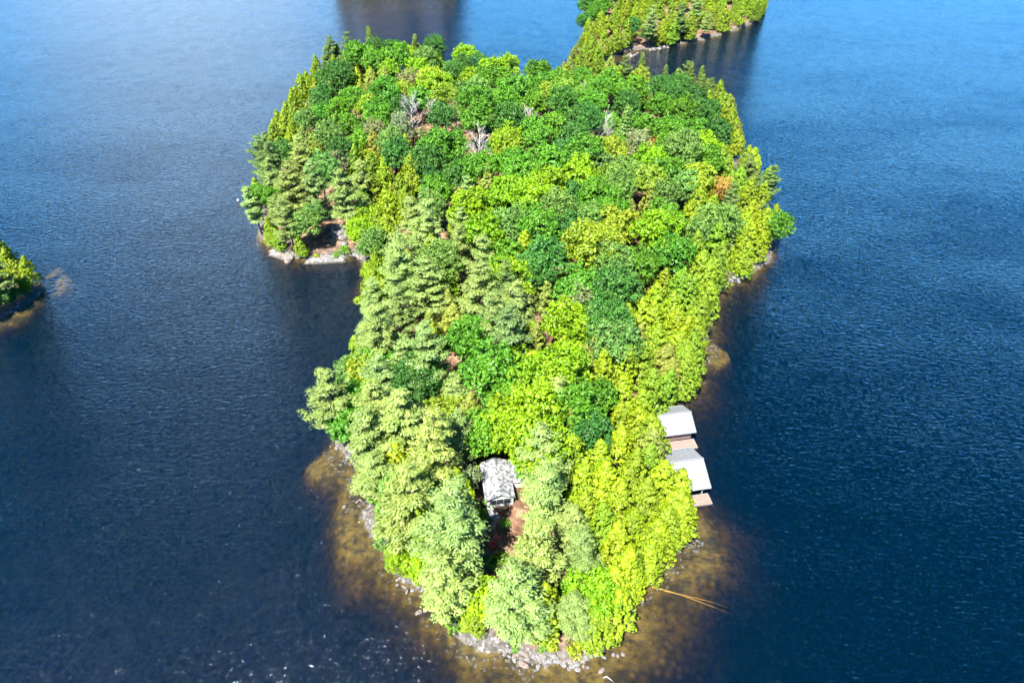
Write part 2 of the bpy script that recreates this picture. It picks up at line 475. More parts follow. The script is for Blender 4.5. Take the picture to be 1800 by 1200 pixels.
def broadleaf(name, h, Rr, Rz, nl=18, sub=15, per=17, size=.42, fine=1.0):
    """rounded crown of lobes made of leaf clumps; returns crown mesh, trunk mesh"""
    hc = h - Rz
    i = np.arange(nl) + .5
    ph = np.arccos(1 - 1.55 * i / nl); th = math.pi * (1 + 5 ** .5) * i + rng.uniform(0, 6.28)
    D = np.stack([np.cos(th) * np.sin(ph), np.sin(th) * np.sin(ph), np.cos(ph)], 1)
    D = unit(D + .22 * rng.normal(size=D.shape))
    ax = np.array([Rr * rng.uniform(.88, 1.12), Rr * rng.uniform(.88, 1.12), Rz])
    LC = D * ax * rng.uniform(.56, .86, (nl, 1)) + np.array([0, 0, hc])
    LR = Rr * rng.uniform(.30, .46, nl)
    parts = []
    for k in range(nl):
        o = unit(D[k] + np.array([0, 0, .25]))
        sd = rdirs(sub * 3); sd = sd[(sd * o).sum(1) > -.25][:sub]
        sc = LC[k] + sd * LR[k] * rng.uniform(.75, 1.05, (len(sd), 1)) * np.array([1, 1, .85])
        sr = LR[k] * rng.uniform(.26, .40, len(sd))
        parts.append(clump_leaves(sc, sr, per, .35, size, .9, -.4, 1.2 * fine, np.clip(.5 + .18 * rng.normal() + .15 * rng.normal(size=len(sd)), .05, .95)))
    # inner leaves so that the crown is not hollow
    m = 500
    ip = rdirs(m) * ax * rng.uniform(.25, .72, (m, 1)) + np.array([0, 0, hc])
    d = unit(ip - np.array([0, 0, hc - Rz * .5]))
    parts.append((ip, d, d, np.full(m, size * 1.9), np.full(m, 1.2), np.full(m, .4)))
    crown = leaf_mesh(name + "_crown", *cat(parts))
    b = MB()
    bend = rng.normal(0, .25, (4, 2))
    tp = [(0, 0, -1.0), (bend[0, 0] * .3, bend[0, 1] * .3, h * .2), (bend[1, 0], bend[1, 1], h * .45), (bend[2, 0] * 1.4, bend[2, 1] * 1.4, h * .75)]
    b.tube(tp, [.30, .25, .19, .06], 8)
    for k in range(min(nl, 11)):
        s = Vector(tp[1]).lerp(Vector(tp[2]), R.uniform(.4, 1.0)) if LC[k][2] < hc else Vector(tp[2]).lerp(Vector(tp[3]), R.uniform(0, .7))
        e = Vector(LC[k]); mid = s.lerp(e, .5) + Vector((0, 0, .5))
        b.tube([s, mid, e], [.11, .07, .025], 5)
    return crown, b.mesh(name + "_trunk", M_BARK, True)

def cedar(name, h, Rr, leaders=1, per=19):
    parts = []
    lead = [(0, 0, h)] + [(rng.normal(0, Rr * .4), rng.normal(0, Rr * .4), h * rng.uniform(.72, .93)) for _ in range(leaders - 1)]
    for (lx, ly, lh) in lead:
        rr = Rr * (1.0 if lh == h else .72)
        z0 = h * .10
        k = int(150 * rr / 2.7 * (lh / 11) + 30)
        u = rng.uniform(0, 1, k) ** .85
        z = z0 + (lh - z0) * u
        prof = rr * np.clip(1 - u ** 1.7, 0, 1) ** .8 * np.clip(u / .10 + .45, 0, 1)
        a = rng.uniform(0, 6.283, k)
        ripple = 1 + .16 * np.sin(3 * a + lx * 5) + .12 * rng.normal(size=k)
        r = prof * ripple * rng.uniform(.78, 1.06, k)
        cen = np.stack([lx * np.clip(u * 1.6, 0, 1) + np.cos(a) * r, ly * np.clip(u * 1.6, 0, 1) + np.sin(a) * r, z], 1)
        out = np.stack([np.cos(a), np.sin(a), np.full(k, .75)], 1); out = unit(out)
        rad = rng.uniform(.30, .62, k) * (.62 + .38 * (1 - u))
        P, N, D, s, asp, t = clump_leaves(cen, rad, per, .3, .255, 1.25, -.5, 1.5, np.clip(.5 + .2 * rng.normal(size=k), .05, .95))
        o = np.repeat(out, per, 0)
        N = unit(N + .75 * o)
        A = unit(o + np.array([0, 0, .5]))
        parts.append((P, N, A, s, asp, t))
        m = 160
        u = rng.uniform(0, .92, m); a = rng.uniform(0, 6.283, m); r = rr * (1 - u ** 1.7) ** .8 * rng.uniform(.1, .7, m)
        ip = np.stack([lx * u + np.cos(a) * r, ly * u + np.sin(a) * r, z0 + (lh - z0) * u], 1)
        d = unit(np.stack([np.cos(a), np.sin(a), np.full(m, .8)], 1))
        parts.append((ip, d, d, np.full(m, .75), np.full(m, 1.3), np.full(m, .4)))
    crown = leaf_mesh(name + "_crown", *cat(parts))
    b = MB()
    for (lx, ly, lh) in lead:
        b.tube([(lx * .2, ly * .2, -1.0), (lx * .5, ly * .5, lh * .4), (lx, ly, lh * .93)], [.20, .14, .02], 6)
    for k in range(10):
        a = R.uniform(0, 6.28); z = h * R.uniform(.12, .6); l_ = Rr * .8
        b.tube([(0, 0, z), (math.cos(a) * l_ * .5, math.sin(a) * l_ * .5, z - .1), (math.cos(a) * l_, math.sin(a) * l_, z + .25)], [.05, .035, .015], 4)
    return crown, b.mesh(name + "_trunk", M_BARK, True)

def conifer(name, h, Rr, kind):
    """whorled branches carrying flat plumes: white pine (broad, gappy) or spruce (narrow, dense)"""
    b = MB(); parts = []
    pine = kind == 'pine'
    lean = rng.normal(0, .5 if pine else .12, 2)
    def axis(z): return np.array([lean[0] * (z / h) ** 2, lean[1] * (z / h) ** 2, z])
    b.tube([tuple(axis(0) - np.array([0, 0, 1.0])), tuple(axis(h * .35)), tuple(axis(h * .7)), tuple(axis(h * .97))], [.32, .25, .14, .03] if pine else [.2, .15, .09, .02], 8)
    z = h * (.30 if pine else .08); w = 0; side_l = rng.uniform(.7, 1.2, 6)
    while z < h * .985:
        u = z / h
        if pine:
            L = Rr * (1.0 - .90 * max(0, (u - .42) / .58) ** 1.25) * (.62 + .38 * min(1, (u - .2) / .2))
            nb = 5 if u < .75 else 4
        else:
            L = Rr * (1 - u) ** .85 + .12; nb = 7
        a0 = rng.uniform(0, 6.28)
        for k in range(nb):
            a = a0 + 6.283 * k / nb + rng.normal(0, .22)
            l_ = L * (rng.uniform(.60, 1.15) * side_l[int((a % 6.283) / 1.0473) % 6] if pine else rng.uniform(.85, 1.12))
            if l_ < .25: l_ = .25
            dz = (.10 + .34 * u) * l_ if pine else (-.22 + .45 * u) * l_
            s = axis(z + (rng.uniform(-.8, .8) if pine else rng.normal(0, .15))); d = np.array([math.cos(a), math.sin(a), 0])
            e = s + d * l_ + np.array([0, 0, dz + (.12 * l_ if pine else 0)])
            mid = s + d * l_ * .5 + np.array([0, 0, dz * .42])
            if l_ > .9:
                b.tube([tuple(s), tuple(mid), tuple(e)], [.055, .04, .012], 4)
            side = np.array([-d[1], d[0], 0])
            nc = max(2, int(l_ * (1.5 if pine else 2.2)))
            for c in range(nc):
                f = .30 + .72 * (c + rng.uniform(.1, .9)) / nc if pine else .15 + .9 * (c + .5) / nc
                base = s + (e - s) * f + (mid - (s + e) / 2) * (4 * f * (1 - f))
                spread = l_ * (.27 if pine else .36) * math.sin(min(1.0, 1.25 - f * .8) * 1.7)
                for q in range(3 if (pine and l_ > 1.4) else 2):
                    off = rng.uniform(-1, 1) * spread
                    cc = base + side * off + np.array([0, 0, rng.normal(.05, .10)])
                    m = 22 if pine else 10
                    rad = rng.uniform(.50, .85) if pine else rng.uniform(.24, .40)
                    D = rdirs(m, -.2)
                    fw = unit(d + side * off / max(spread, .2) * .6 + np.array([0, 0, .35 if pine else -.05]))
                    P = cc + (D * np.array([1, 1, .5]) + fw * rng.uniform(-.6, .9, (m, 1))) * rad
                    N = unit(D * .9 + np.array([0, 0, .8]) + .25 * d)
                    t = np.clip(.5 + .2 * rng.normal() + .14 * rng.normal(size=m), 0, 1)
                    parts.append((P, N, unit(fw + .4 * D), rng.uniform(.15, .27, m) if pine else rng.uniform(.20, .34, m), np.full(m, 2.6 if pine else 2.1), t))
        z += (h * .074 if pine else h * .042) * rng.uniform(.8, 1.25)
    top = axis(h * .97)
    m = 16
    D = rdirs(m, 0)
    parts.append((top + D * np.array([.25, .25, .6]), unit(D + [0, 0, .4]), D, np.full(m, .26), np.full(m, 2.0), np.full(m, .6)))
    crown = leaf_mesh(name + "_crown", *cat(parts), flat=.4, jit=.38)
    return crown, b.mesh(name + "_trunk", M_PINEBARK, True)

def bare(name, h, spread, n1=16):
    """leafless tree: trunk mesh and a mesh of fine branches"""
    t, b = MB(), MB()
    tp = [(0, 0, -1.0), (.15, .05, h * .35), (-.1, .2, h * .7), (.1, .1, h)]
    t.tube(tp, [.22, .16, .09, .02], 7)
    for k in range(n1):
        f = .35 + .6 * k / n1
        s = Vector(tp[1]).lerp(Vector(tp[2]), min(1, (f - .35) / .35)) if f < .7 else Vector(tp[2]).lerp(Vector(tp[3]), (f - .7) / .3)
        a = k * 2.4 + R.uniform(-.4, .4); l_ = spread * (1.15 - f * .55)
        e = s + Vector((math.cos(a) * l_, math.sin(a) * l_, l_ * R.uniform(1.0, 1.7)))
        mid = s.lerp(e, .5) + Vector((R.uniform(-.2, .2), R.uniform(-.2, .2), -.15))
        b.tube([s, mid, e], [.06, .045, .016], 4)
        for j in range(9):
            g = R.uniform(.3, .95); s2 = s.lerp(e, g)
            a2 = a + R.uniform(-1.2, 1.2); l2 = l_ * R.uniform(.25, .5)
            e2 = s2 + Vector((math.cos(a2) * l2, math.sin(a2) * l2, l2 * R.uniform(.4, 1.3)))
            b.tube([s2, e2], [.028, .012], 3)
            for i in range(3):
                s3 = s2.lerp(e2, R.uniform(.3, .9)); a3 = a2 + R.uniform(-1, 1); l3 = l2 * .6
                b.tube([s3, s3 + Vector((math.cos(a3) * l3, math.sin(a3) * l3, l3 * R.uniform(.2, 1.2)))], [.018, .009], 3)
    return b.mesh(name + "_branches", M_DEAD), t.mesh(name + "_trunk", M_DEAD, True)

def shrub(name, Rr, h):
    n = 26
    D = rdirs(n, -.1)
    cen = D * np.array([Rr, Rr, h * .55]) * rng.uniform(.5, .9, (n, 1)) + np.array([0, 0, h * .4])
    parts = [clump_leaves(cen, Rr * rng.uniform(.25, .42, n), 22, .4, .26, .9, -.4, 1.2, np.clip(.5 + .2 * rng.normal(size=n), 0, 1))]
    crown = leaf_mesh(name + "_foliage", *cat(parts))
    b = MB()
    for k in range(6):
        a = k * 1.05; b.tube([(0, 0, -.3), (math.cos(a) * Rr * .4, math.sin(a) * Rr * .4, h * .6)], [.04, .015], 4)
    return crown, b.mesh(name + "_stem", M_BARK)

LIB = {'broad': [], 'oak': [], 'cedar': [], 'pine': [], 'spruce': [], 'bare': [], 'thin': [], 'shrub': []}
for k in range(6):
    h = [15, 14, 16, 15, 13.5, 15.5][k]
    LIB['broad'].append((*broadleaf("maple", h, [5.0, 4.6, 5.3, 4.8, 4.3, 5.1][k], [4.9, 4.3, 5.0, 4.3, 4.6, 5.4][k], nl=[18, 16, 21, 17, 15, 20][k]), h, 4.9))
for k in range(4):
    h = [15, 14, 16, 14.5][k]
    LIB['oak'].append((*broadleaf("oak", h, [4.6, 4.2, 4.9, 4.4][k], [4.6, 4.9, 5.2, 4.3][k], nl=26, sub=15, per=15, size=.34, fine=1.05), h, 4.5))
for k in range(3):
    h = [14, 13, 15][k]
    LIB['thin'].append((*broadleaf("ash", h, [3.6, 3.3, 3.9][k], 4.6, nl=16, sub=12, per=10, size=.30, fine=1.1), h, 3.6))
for k in range(7):
    h = [12, 11, 13, 12.5, 10, 11.5, 13.5][k]
    LIB['cedar'].append((*cedar("cedar", h, [2.9, 3.2, 2.7, 3.3, 2.5, 3.6, 3.0][k], [1, 2, 1, 3, 1, 3, 2][k]), h, 3.0))
for k in range(6):
    h = [20, 18, 21, 17, 19, 16][k]
    LIB['pine'].append((*conifer("pine", h, [4.6, 4.2, 5.0, 4.0, 4.7, 3.7][k], 'pine'), h, 4.4))
for k in range(4):
    h = [15.5, 14, 17, 13][k]
    LIB['spruce'].append((*conifer("spruce", h, [2.9, 2.6, 3.1, 2.5][k], 'spruce'), h, 2.3))
for k in range(4):
    h = [13, 12, 14, 11][k]
    LIB['bare'].append((*bare("bare", h, [3.6, 2.4, 3.0, 1.8][k]), h, 2.6))
for k in range(3):
    LIB['shrub'].append((*shrub("shrub", [1.3, 1.0, 1.6][k], [1.6, 1.3, 1.9][k]), [1.6, 1.3, 1.9][k], 1.3))

# code: library, name, look, colour
KIND = {
    'c': ('cedar', 'cedar_tree', 'yellow-green cedar', (0.22, 0.335, 0.014)),
    'y': ('cedar', 'cedar_tree', 'bright golden-green cedar', (0.265, 0.37, 0.01)),
    't': ('cedar', 'cedar_tree', 'olive-tan cedar', (0.25, 0.3, 0.042)),
    'm': ('broad', 'broadleaf_tree', 'mid-green broadleaf tree', (0.105, 0.275, 0.016)),
    'b': ('broad', 'broadleaf_tree', 'vivid lime-green broadleaf tree', (0.225, 0.39, 0.008)),
    'Y': ('broad', 'broadleaf_tree', 'yellowish-green broadleaf tree', (0.235, 0.335, 0.02)),
    'o': ('oak', 'broadleaf_tree', 'dark bluish-green broadleaf tree', (0.066, 0.195, 0.028)),
    'P': ('oak', 'broadleaf_tree', 'pale soft-green broadleaf tree', (0.15, 0.29, 0.052)),
    'g': ('thin', 'broadleaf_tree', 'thin greyish-green broadleaf tree', (0.225, 0.265, 0.105)),
    'r': ('thin', 'broadleaf_tree', 'rusty orange-leaved tree', (0.46, 0.28, 0.06)),
    'p': ('pine', 'pine_tree', 'grey-green white pine', (0.272, 0.372, 0.088)),
    'q': ('pine', 'pine_tree', 'dark green white pine', (0.15, 0.235, 0.05)),
    's': ('spruce', 'spruce_tree', 'narrow green spruce', (0.16, 0.24, 0.034)),
    'd': ('bare', 'bare_tree', 'leafless pale grey tree', (.5, .5, .5)),
    'u': ('shrub', 'shrub', 'low green shrub', (0.15, 0.3, 0.025)),
    'U': ('shrub', 'shrub', 'low yellow-green shrub', (0.28, 0.36, 0.015)),
}
CENT = {'broad': .70, 'oak': .68, 'thin': .68, 'cedar': .55, 'pine': .62, 'spruce': .55, 'bare': .65, 'shrub': .4}
SEEDS = """
658,62s*1.25 569,88q*.7 583,97c 588,124y 618,76c 645,74c 630,90m*1.1 685,84o*1.1 717,74c 737,76c 755,76s 713,96b 747,110P 767,84o 660,113m 687,123b
570,139o 607,136o 630,146y 655,150t 677,163m 722,141g 760,140Y 518,156y 537,150c 550,136y 510,170y 493,205y 505,225c 490,222y 568,175o 623,173m 647,188Y*.8
597,195m 535,210P 547,195t 518,186c 663,200m 613,219m 722,200d*1.15 760,196d*.9 702,222g 740,170m 700,188o
757,110m 797,128o 782,77s 807,88s 830,90s 820,100b 873,95s*.9 902,98s*.9 840,155P 905,158m*1.25 890,117b 848,115o 932,180m*.9 832,183m 898,210o*1.1 837,210m
778,200o 800,190g*.8 762,146b 968,213m 990,160Y 1023,173d*1.1 928,210d*.8 940,220d*.8 898,250b 1015,213o 948,246m 1023,97c 998,107t 1015,120c 963,112s*.8 948,126m 957,146m
1042,88c 1052,104c 1038,112c 985,122t 975,130c 925,122s*.7
1117,118q*.8 1197,116q*.75 1138,128s 1155,128s 1182,134s 1092,132s 1237,146s 1277,150q*.75 1262,150s 1215,142s 1070,143m 1125,143Y 1158,156o 1137,163t*.9 1155,181m 1195,196m
1100,186o 1050,188m 1033,213o*1.1 1093,226s*1.35 1133,220m 1175,203t 1222,200o 1180,234m 1220,228m 1270,168c 1280,200c 1250,168s 1220,176o 1275,185c 1283,222c 1260,235o
1122,259g 1200,260P*1.2 1238,260b 1270,280c 1143,280b 1143,250r*.6 1070,269Y 1033,272m 1048,243d*.8 1060,229d 1070,238d*.8
657,232g 703,230g 700,272o 713,265c 770,260m 757,279o 835,265d 895,252Y 903,284m 820,292m 862,289m 803,312o 760,299y 720,310c 675,315y 677,292y*.8 657,339y 703,335c
687,364y 645,384b*.8 673,397y 713,360c 737,294t 855,322t 820,337p*.6 848,355y 762,339m 757,359P 820,369b 895,364t 887,339b 853,385y 802,397y 745,400p*1.05 887,399P 628,315p 650,297c
917,315m 633,247m 662,262t 640,270c 690,250P
922,292m 1017,305b*1.15 997,270o 1047,282P 1097,309P 1143,285m 1133,320Y 1063,314Y 1005,337o 1080,329P 955,319b 973,342b*.8 893,359t 930,350b 980,369P*1.1 1055,352m 930,375y 1072,369m
1147,362y 1172,309m 1172,335P 1035,390P 1088,397Y 955,405m 993,392o 1018,400Y*.8 920,422y 1147,409b*1.1 1050,422Y 905,400P 1163,384m
1324,284y 1313,307q*.8 1355,317q*.7 1271,289c 1243,277m 1268,333r*.9 1245,345y 1338,354y 1222,312Y 1200,322P 1226,359c 1285,361q*.7 1320,382y 1366,391m*.8 1303,405y 1280,415p*.7 1257,429c*1.15
1224,447c 1229,403P 1268,391P 1215,380y 1173,391b 1182,440m 1336,429y 1322,466y 1315,447y 1264,471c 1233,475c 1131,464m 1075,466P 1035,436Y*1.1 1142,359t 1297,330c 1310,345y 1345,395y
697,444p 660,479b*.8 680,412y 803,440p*.8 770,464P 783,495b*.8 848,462p 828,489p 707,485p 677,482p 727,464y 682,510p 748,515p 898,497b 887,457m 920,439y 887,522q*.8 840,510p 803,529p 782,549t
753,584t 703,552p 673,549p 907,549p 857,560p 837,584m*.9 657,577p 690,589p 933,480o 923,577p 848,415b 762,447y 650,520p*.9 652,548p*.9
960,460o*1.15 1033,444Y 1072,465P*1.1 1022,502m 1080,515o*1.1 1095,495y 1140,495t 1157,522y 1102,545y 1017,535g 963,572d*.6 997,559b 1003,585b*.8 1037,582t 1130,552y 1150,569y 1105,572y 1063,560o
913,555p 897,580p 955,515t 1163,502y 1085,602P 930,605y 983,614y 1190,510c 1215,520c 1180,545y 1228,548c 1240,520c
665,587p 758,600y 821,600m 910,568p 737,666o 770,633p 712,629p 660,610p 665,633m 628,650P*.8 796,666p 859,645m 924,675b 910,647b 938,610t 677,666p 639,659Y*.8 635,620c
1190,580y 1225,575c 1235,600y 1215,620c 1180,610y 1150,600c 1120,610t 1090,635y 1130,640c 1165,640t 1200,650c 1050,620t 1015,640y 1060,650y 985,650b 950,650b
588,703p 575,742p*.9 598,738p*.9 618,700m*.8 614,740m*.8 646,752p 670,719p 700,719p 733,728p 796,700p*.8 637,791p 625,826p*.95 691,791y 719,782c 747,794p 782,731Y*.8 819,728t 805,766p*1.05
793,787p 686,822y 723,833p 693,859P*.8 702,894p 653,896P*.8 751,866y 805,864y 747,903y 800,901p 910,724b 852,759m*.8 933,773b 824,838g*.6 882,801m*.7 660,690p 640,710P*.7
928,724b 977,707p*.9 1040,700m 993,754t 1040,754o*.8 1063,672y 1098,693y 1133,719y 1168,677c 1203,689c 1180,700c 945,792p*.95 1012,801y 1087,791y 1052,819y 1152,768c 1145,791t
1063,852y*1.15 1110,840y 1133,871c 1180,840y 1208,873y 1087,887y 1028,852y 957,862p*1.12 1192,905y 1040,903y 1145,819c 965,680b 890,700m 885,745b 1090,740y 1120,750y 1010,720m
670,954P*.6 703,922p*.9 740,914y 740,949y 792,934p*1.05 779,1030p*1.0 812,1004p*.8 729,994b*.6 695,983b*.5 924,976p*1.12 938,916p*1.0 855,1053b*.6 831,1098y*.6 884,1096p*.92
959,1055y 953,1095y*.8 1007,925p*.85 1065,922y 1113,922y 1167,917y 1200,903y 1092,970y 1135,975y 1023,983p*.7 1044,1031b*.75 1087,1029y 961,1074y*.8 1007,1069p*.6 1009,1106p*.45
1073,1095y 1060,1117y*.8 1100,999y 1041,1079b*.5 1085,1062y*.9 1112,1010y*.9 1150,945y*.9 1180,930c*.8
460,262q*.8 472,285q*.9 490,250c 455,300q*.8 452,345m*.7 475,345m*.7 505,330p 530,310p 520,290p 545,330p 575,330p 600,320p 610,345p 560,300P 588,285g 590,380p*.8 480,375p*.8 505,385p*.8
475,405y*.7 490,420c*.7 535,395P*.8 555,380P*.8 530,430y*.75 520,445c*.5 560,268c 535,255t 515,245y 580,245P 605,270o 620,290c 635,405b*.7 625,440P*.5 655,425P*.7 640,355c 660,450c*.7 500,270o*.8
0,482q*.70 -14,470q*.8 22,503q*.50 45,502b*.36 58,507b*.24 36,518P*.30 10,525P*.42 -35,520o*.6 50,514P*.25 20,525o*.36 -60,505q*.8 -30,545P*.5
1213,38q*.9 1165,58p*.8 1258,45p*.8 1110,45o*.8 1030,35o*.8 1060,75c 1080,70c 1100,72c 1125,68c 1145,66o*.7 1190,58c 1235,50c 1280,36c 1305,24c 1325,12c 1335,-4y 1040,60c 1055,40y 1080,35c
1135,30y 1180,25c 1230,15y 1270,10c 1300,-5y 1100,12c 1060,10m 1150,5c 1200,-5c 1250,-15c 1030,10o 1310,-20c 1045,-12c 1095,-15c 1160,-25c
"""
SEED = []
for tok in SEEDS.split():
    m_ = re.match(r'(-?\d+),(-?\d+)(\w)(?:\*([\d.]+))?$', tok)
    SEED.append((int(m_[1]), int(m_[2]), m_[3], float(m_[4] or 1)))

# where the photograph looks through to the ground, a roof or a rock (1800-px boxes): no self-sown tree stands in the way
OPEN = [(850, 836, 896, 908), (850, 928, 878, 975), (970, 985, 1000, 1020), (540, 392, 612, 462), (462, 428, 640, 470), (1172, 714, 1225, 782), 
        (634, 815, 672, 876), (690, 1000, 745, 1040), (900, 1130, 1060, 1180), (1195, 925, 1230, 970), (1085, 85, 1130, 110), (1280, 468, 1300, 500), (1188, 788, 1240, 812), (1208, 812, 1250, 838), (1230, 838, 1254, 882)]
def blocks(x, y, z0, h, r, boxes=None):
    for f, k in ((.3, 1.0), (.45, 1.0), (.6, .9), (.75, .65), (.92, .3)):
        u, v, d = project(x, y, z0 + h * f)
        w = r * k * FPX / d
        for (a, b, c, e) in (boxes or OPEN):
            if a - w < u < c + w and b - w * .7 < v < e + w * .7: return True
    return False

trees = []            # x, y, code, scale, variant, px, py
def radius(code, s): return LIB[KIND[code][0]][0][3] * s
def pull_in(x, y, need):
    for _ in range(40):
        d = shore_d(x, y)
        if d >= need: break
        e = 1.5
        ggx, ggy = shore_d(x + e, y) - shore_d(x - e, y), shore_d(x, y + e) - shore_d(x, y - e)
        L = math.hypot(ggx, ggy) or 1
        x += ggx / L * .6; y += ggy / L * .6
    return x, y
for (px, py, code, s) in SEED:
    lib = LIB[KIND[code][0]]
    v = R.randrange(len(lib))
    s *= R.uniform(.94, 1.06)
    hh = lib[v][2] * s * CENT[KIND[code][0]]
    z = 2.0
    for _ in range(5):
        x, y = at(px, py, z + hh); z = max(ground(x, y), .3)
    r_ = lib[0][3] * s
    for dx_ in (0, 8, -8, 16, -16, 24, -24, 34, -34, 46, -46, 60, -60, 75, -75):
        xx, yy = at(px + dx_, py, z + hh)
        if not blocks(xx, yy, z, lib[v][2] * s, r_ * (.86 if code in 'pq' else .9), OPEN[:2] + OPEN[5:6] + OPEN[-3:] + OPEN[6:7]):
            x, y = xx, yy; break
    x, y = pull_in(x, y, .8)
    if code in 'pq' and any(t[2] in 'pq' and math.hypot(t[0] - x, t[1] - y) < (r_ + radius(t[2], t[3])) * .60 for t in trees): continue
    trees.append((x, y, code, s, v))

TX = np.array([t[0] for t in trees]); TY = np.array([t[1] for t in trees])
codes = [t[2] for t in trees]
cell = {}
def put(t):
    cell.setdefault((int(t[0] // 8), int(t[1] // 8)), []).append(t)
for t in trees: put(t)
def free(x, y, r, k):
    cx, cy_ = int(x // 8), int(y // 8)
    for i in range(cx - 1, cx + 2):
        for j in range(cy_ - 1, cy_ + 2):
            for t in cell.get((i, j), ()):
                if math.hypot(t[0] - x, t[1] - y) < (r + radius(t[2], t[3])) * k: return False
    return True
def sow(n, k, ymin, ymax, xs, shore=None, box=None):
    for _ in range(n):
        x, y = R.uniform(*xs), R.uniform(ymin, ymax)
        d = shore_d(x, y)
        if d < (.2 if shore else .8) or (shore and d > shore): continue
        q = int(np.argmin((TX - x) ** 2 + (TY - y) ** 2))
        code = codes[q] if R.random() < .7 else codes[int(np.argsort((TX - x) ** 2 + (TY - y) ** 2)[R.randrange(1, 6)])]
        if code in 'drgs' and R.random() < .8: code = 'm'
        if code == 'd': code = 'P'
        if shore or d < 4:
            code = R.choice('ccyyt') if code not in 'pq' else R.choice('ccpp' if code == 'p' else 'cqc')
        if code in 'cyt' and R.random() < .55 and (_ % 2): continue
        s = R.uniform(.72, 1.05)
        u, v_, dd = project(x, y, 8)
        if v_ < -25 or u < -140 or u > 1500: continue
        lib = LIB[KIND[code][0]]; v = R.randrange(len(lib))
        r = radius(code, s)
        if not free(x, y, r, k): continue
        z = ground(x, y)
        if blocks(x, y, z, lib[v][2] * s, r): continue
        t = (x, y, code, s, v); trees.append(t); put(t)
sow(4500, .74, 40, 430, (-215, 170))
sow(6000, .77, 40, 430, (-215, 170), shore=3.2)
def understorey(n):
    for _ in range(n):
        x, y = R.uniform(-160, 150), R.uniform(150, 330)
        if shore_d(x, y) < 6: continue
        code = R.choice('mmoPY'); s = R.uniform(.38, .62)
        if not free(x, y, radius(code, s), .72): continue
        v = R.randrange(len(LIB[KIND[code][0]]))
        if blocks(x, y, ground(x, y), 8, radius(code, s)): continue
        t = (x, y, code, s, v); trees.append(t); put(t)
understorey(650)
# the far shore whose reflection the lake shows at the top edge
fl = FARLAND.mean(0)
for _ in range(900):
    x, y = fl[0] + R.uniform(-75, 75), fl[1] + R.uniform(-60, 60)
    if shore_d(x, y) < .5 or shore_d(x, y) > 22 or y > fl[1]: continue
    code = R.choice('qooqs'); s = R.uniform(.85, 1.15)
    if free(x, y, radius(code, s), .58):
        t = (x, y, code, s, R.randrange(len(LIB[KIND[code][0]]))); trees.append(t); put(t)

# low shrubs along the shore and in the clearings
for (px, py, code, s) in ((800, 1098, 'u', 1.5), (815, 1105, 'U', 1.3), (972, 1136, 'U', .9), (1010, 1143, 'U', 1.0), (1040, 1135, 'U', .9), (955, 1130, 'u', .8), (905, 1125, 'u', .9),
        (605, 442, 'u', 1.2), (556, 449, 'U', .8), (590, 447, 'u', .8), (845, 918, 'u', 1.0), (832, 952, 'u', 1.0), (858, 880, 'u', .9), (848, 905, 'u', .9), (886, 918, 'u', .7), (880, 985, 'u', 1.0), (858, 990, 'u', .9), (800, 1062, 'u', 1.1), (815, 1070, 'u', 1.0), (838, 1012, 'u', 1.1),
        (905, 1139, 'u', .6), (1185, 950, 'U', .9), (1170, 972, 'U', .8), (975, 1042, 'u', 1.0), (990, 1035, 'u', .9), (862, 815, 'U', 1.3), (880, 822, 'u', 1.3), (845, 826, 'U', 1.3),
        (872, 832, 'U', 1.1), (895, 826, 'u', 1.2), (1160, 82, 'U', 1.2), (700, 1010, 'u', .7), (660, 880, 'u', 1.1), (640, 470, 'U', 1.2), (715, 1005, 'U', 1.0)):
    x, y = at(px, py, 1.5); x, y = at(px, py, max(ground(x, y), .3) + .7); x, y = pull_in(x, y, .5)
    trees.append((x, y, code, s, R.randrange(3)))

# ---- names of places, to say which tree is meant
LANDMARK = [((880, 868), "the white-roofed cottage"), ((866, 950), "the two red chairs"), ((1195, 742), "the upper boathouse"), ((1205, 830), "the lower boathouse"),
    ((575, 425), "the rocky left cove clearing"), ((655, 845), "the dark rock ledge on the left shore"), ((722, 200), "the tall leafless grey tree"),
    ((1268, 333), "the rusty orange tree"), ((1060, 232), "the group of white bare trunks"), ((985, 1003), "the stone steps"), ((1290, 485), "the pale rocks of the right shore"),
    ((718, 1025), "the white boulders of the near left shore"), ((1210, 945), "the boulders at the right shore corner"), ((685, 84), "the round dark tree on the crest"),
    ((1105, 98), "the golden shallows by the neck"), ((980, 1150), "the rocky front tip")]
ROWS = [(130, "on the far crest"), (185, "just below the far crest"), (240, "in the upper canopy"), (300, "in the canopy above the middle"), (360, "in the middle canopy"), (430, "in the broad middle below the crest"),
        (500, "level with the left cove"), (570, "in the narrowing waist"), (640, "in the waist below the cove"), (700, "in the lower canopy"), (760, "level with the upper boathouse"),
        (830, "between the boathouses and left shore"), (900, "level with the cottage"), (980, "in front of the cottage"), (1060, "near the front tip"), (1300, "at the front tip")]
LEFT = [(60, 560), (140, 540), (220, 500), (300, 450), (400, 460), (470, 620), (640, 630), (740, 570), (860, 640), (940, 660), (1040, 730), (1160, 880)]
RIGHT = [(60, 960), (140, 1240), (220, 1290), (300, 1330), (400, 1370), (470, 1330), (560, 1255), (660, 1215), (740, 1175), (860, 1210), (940, 1215), (1040, 1120), (1160, 1030)]
def lim(T, y):
    return float(np.interp(y, [a for a, _ in T], [b for _, b in T]))
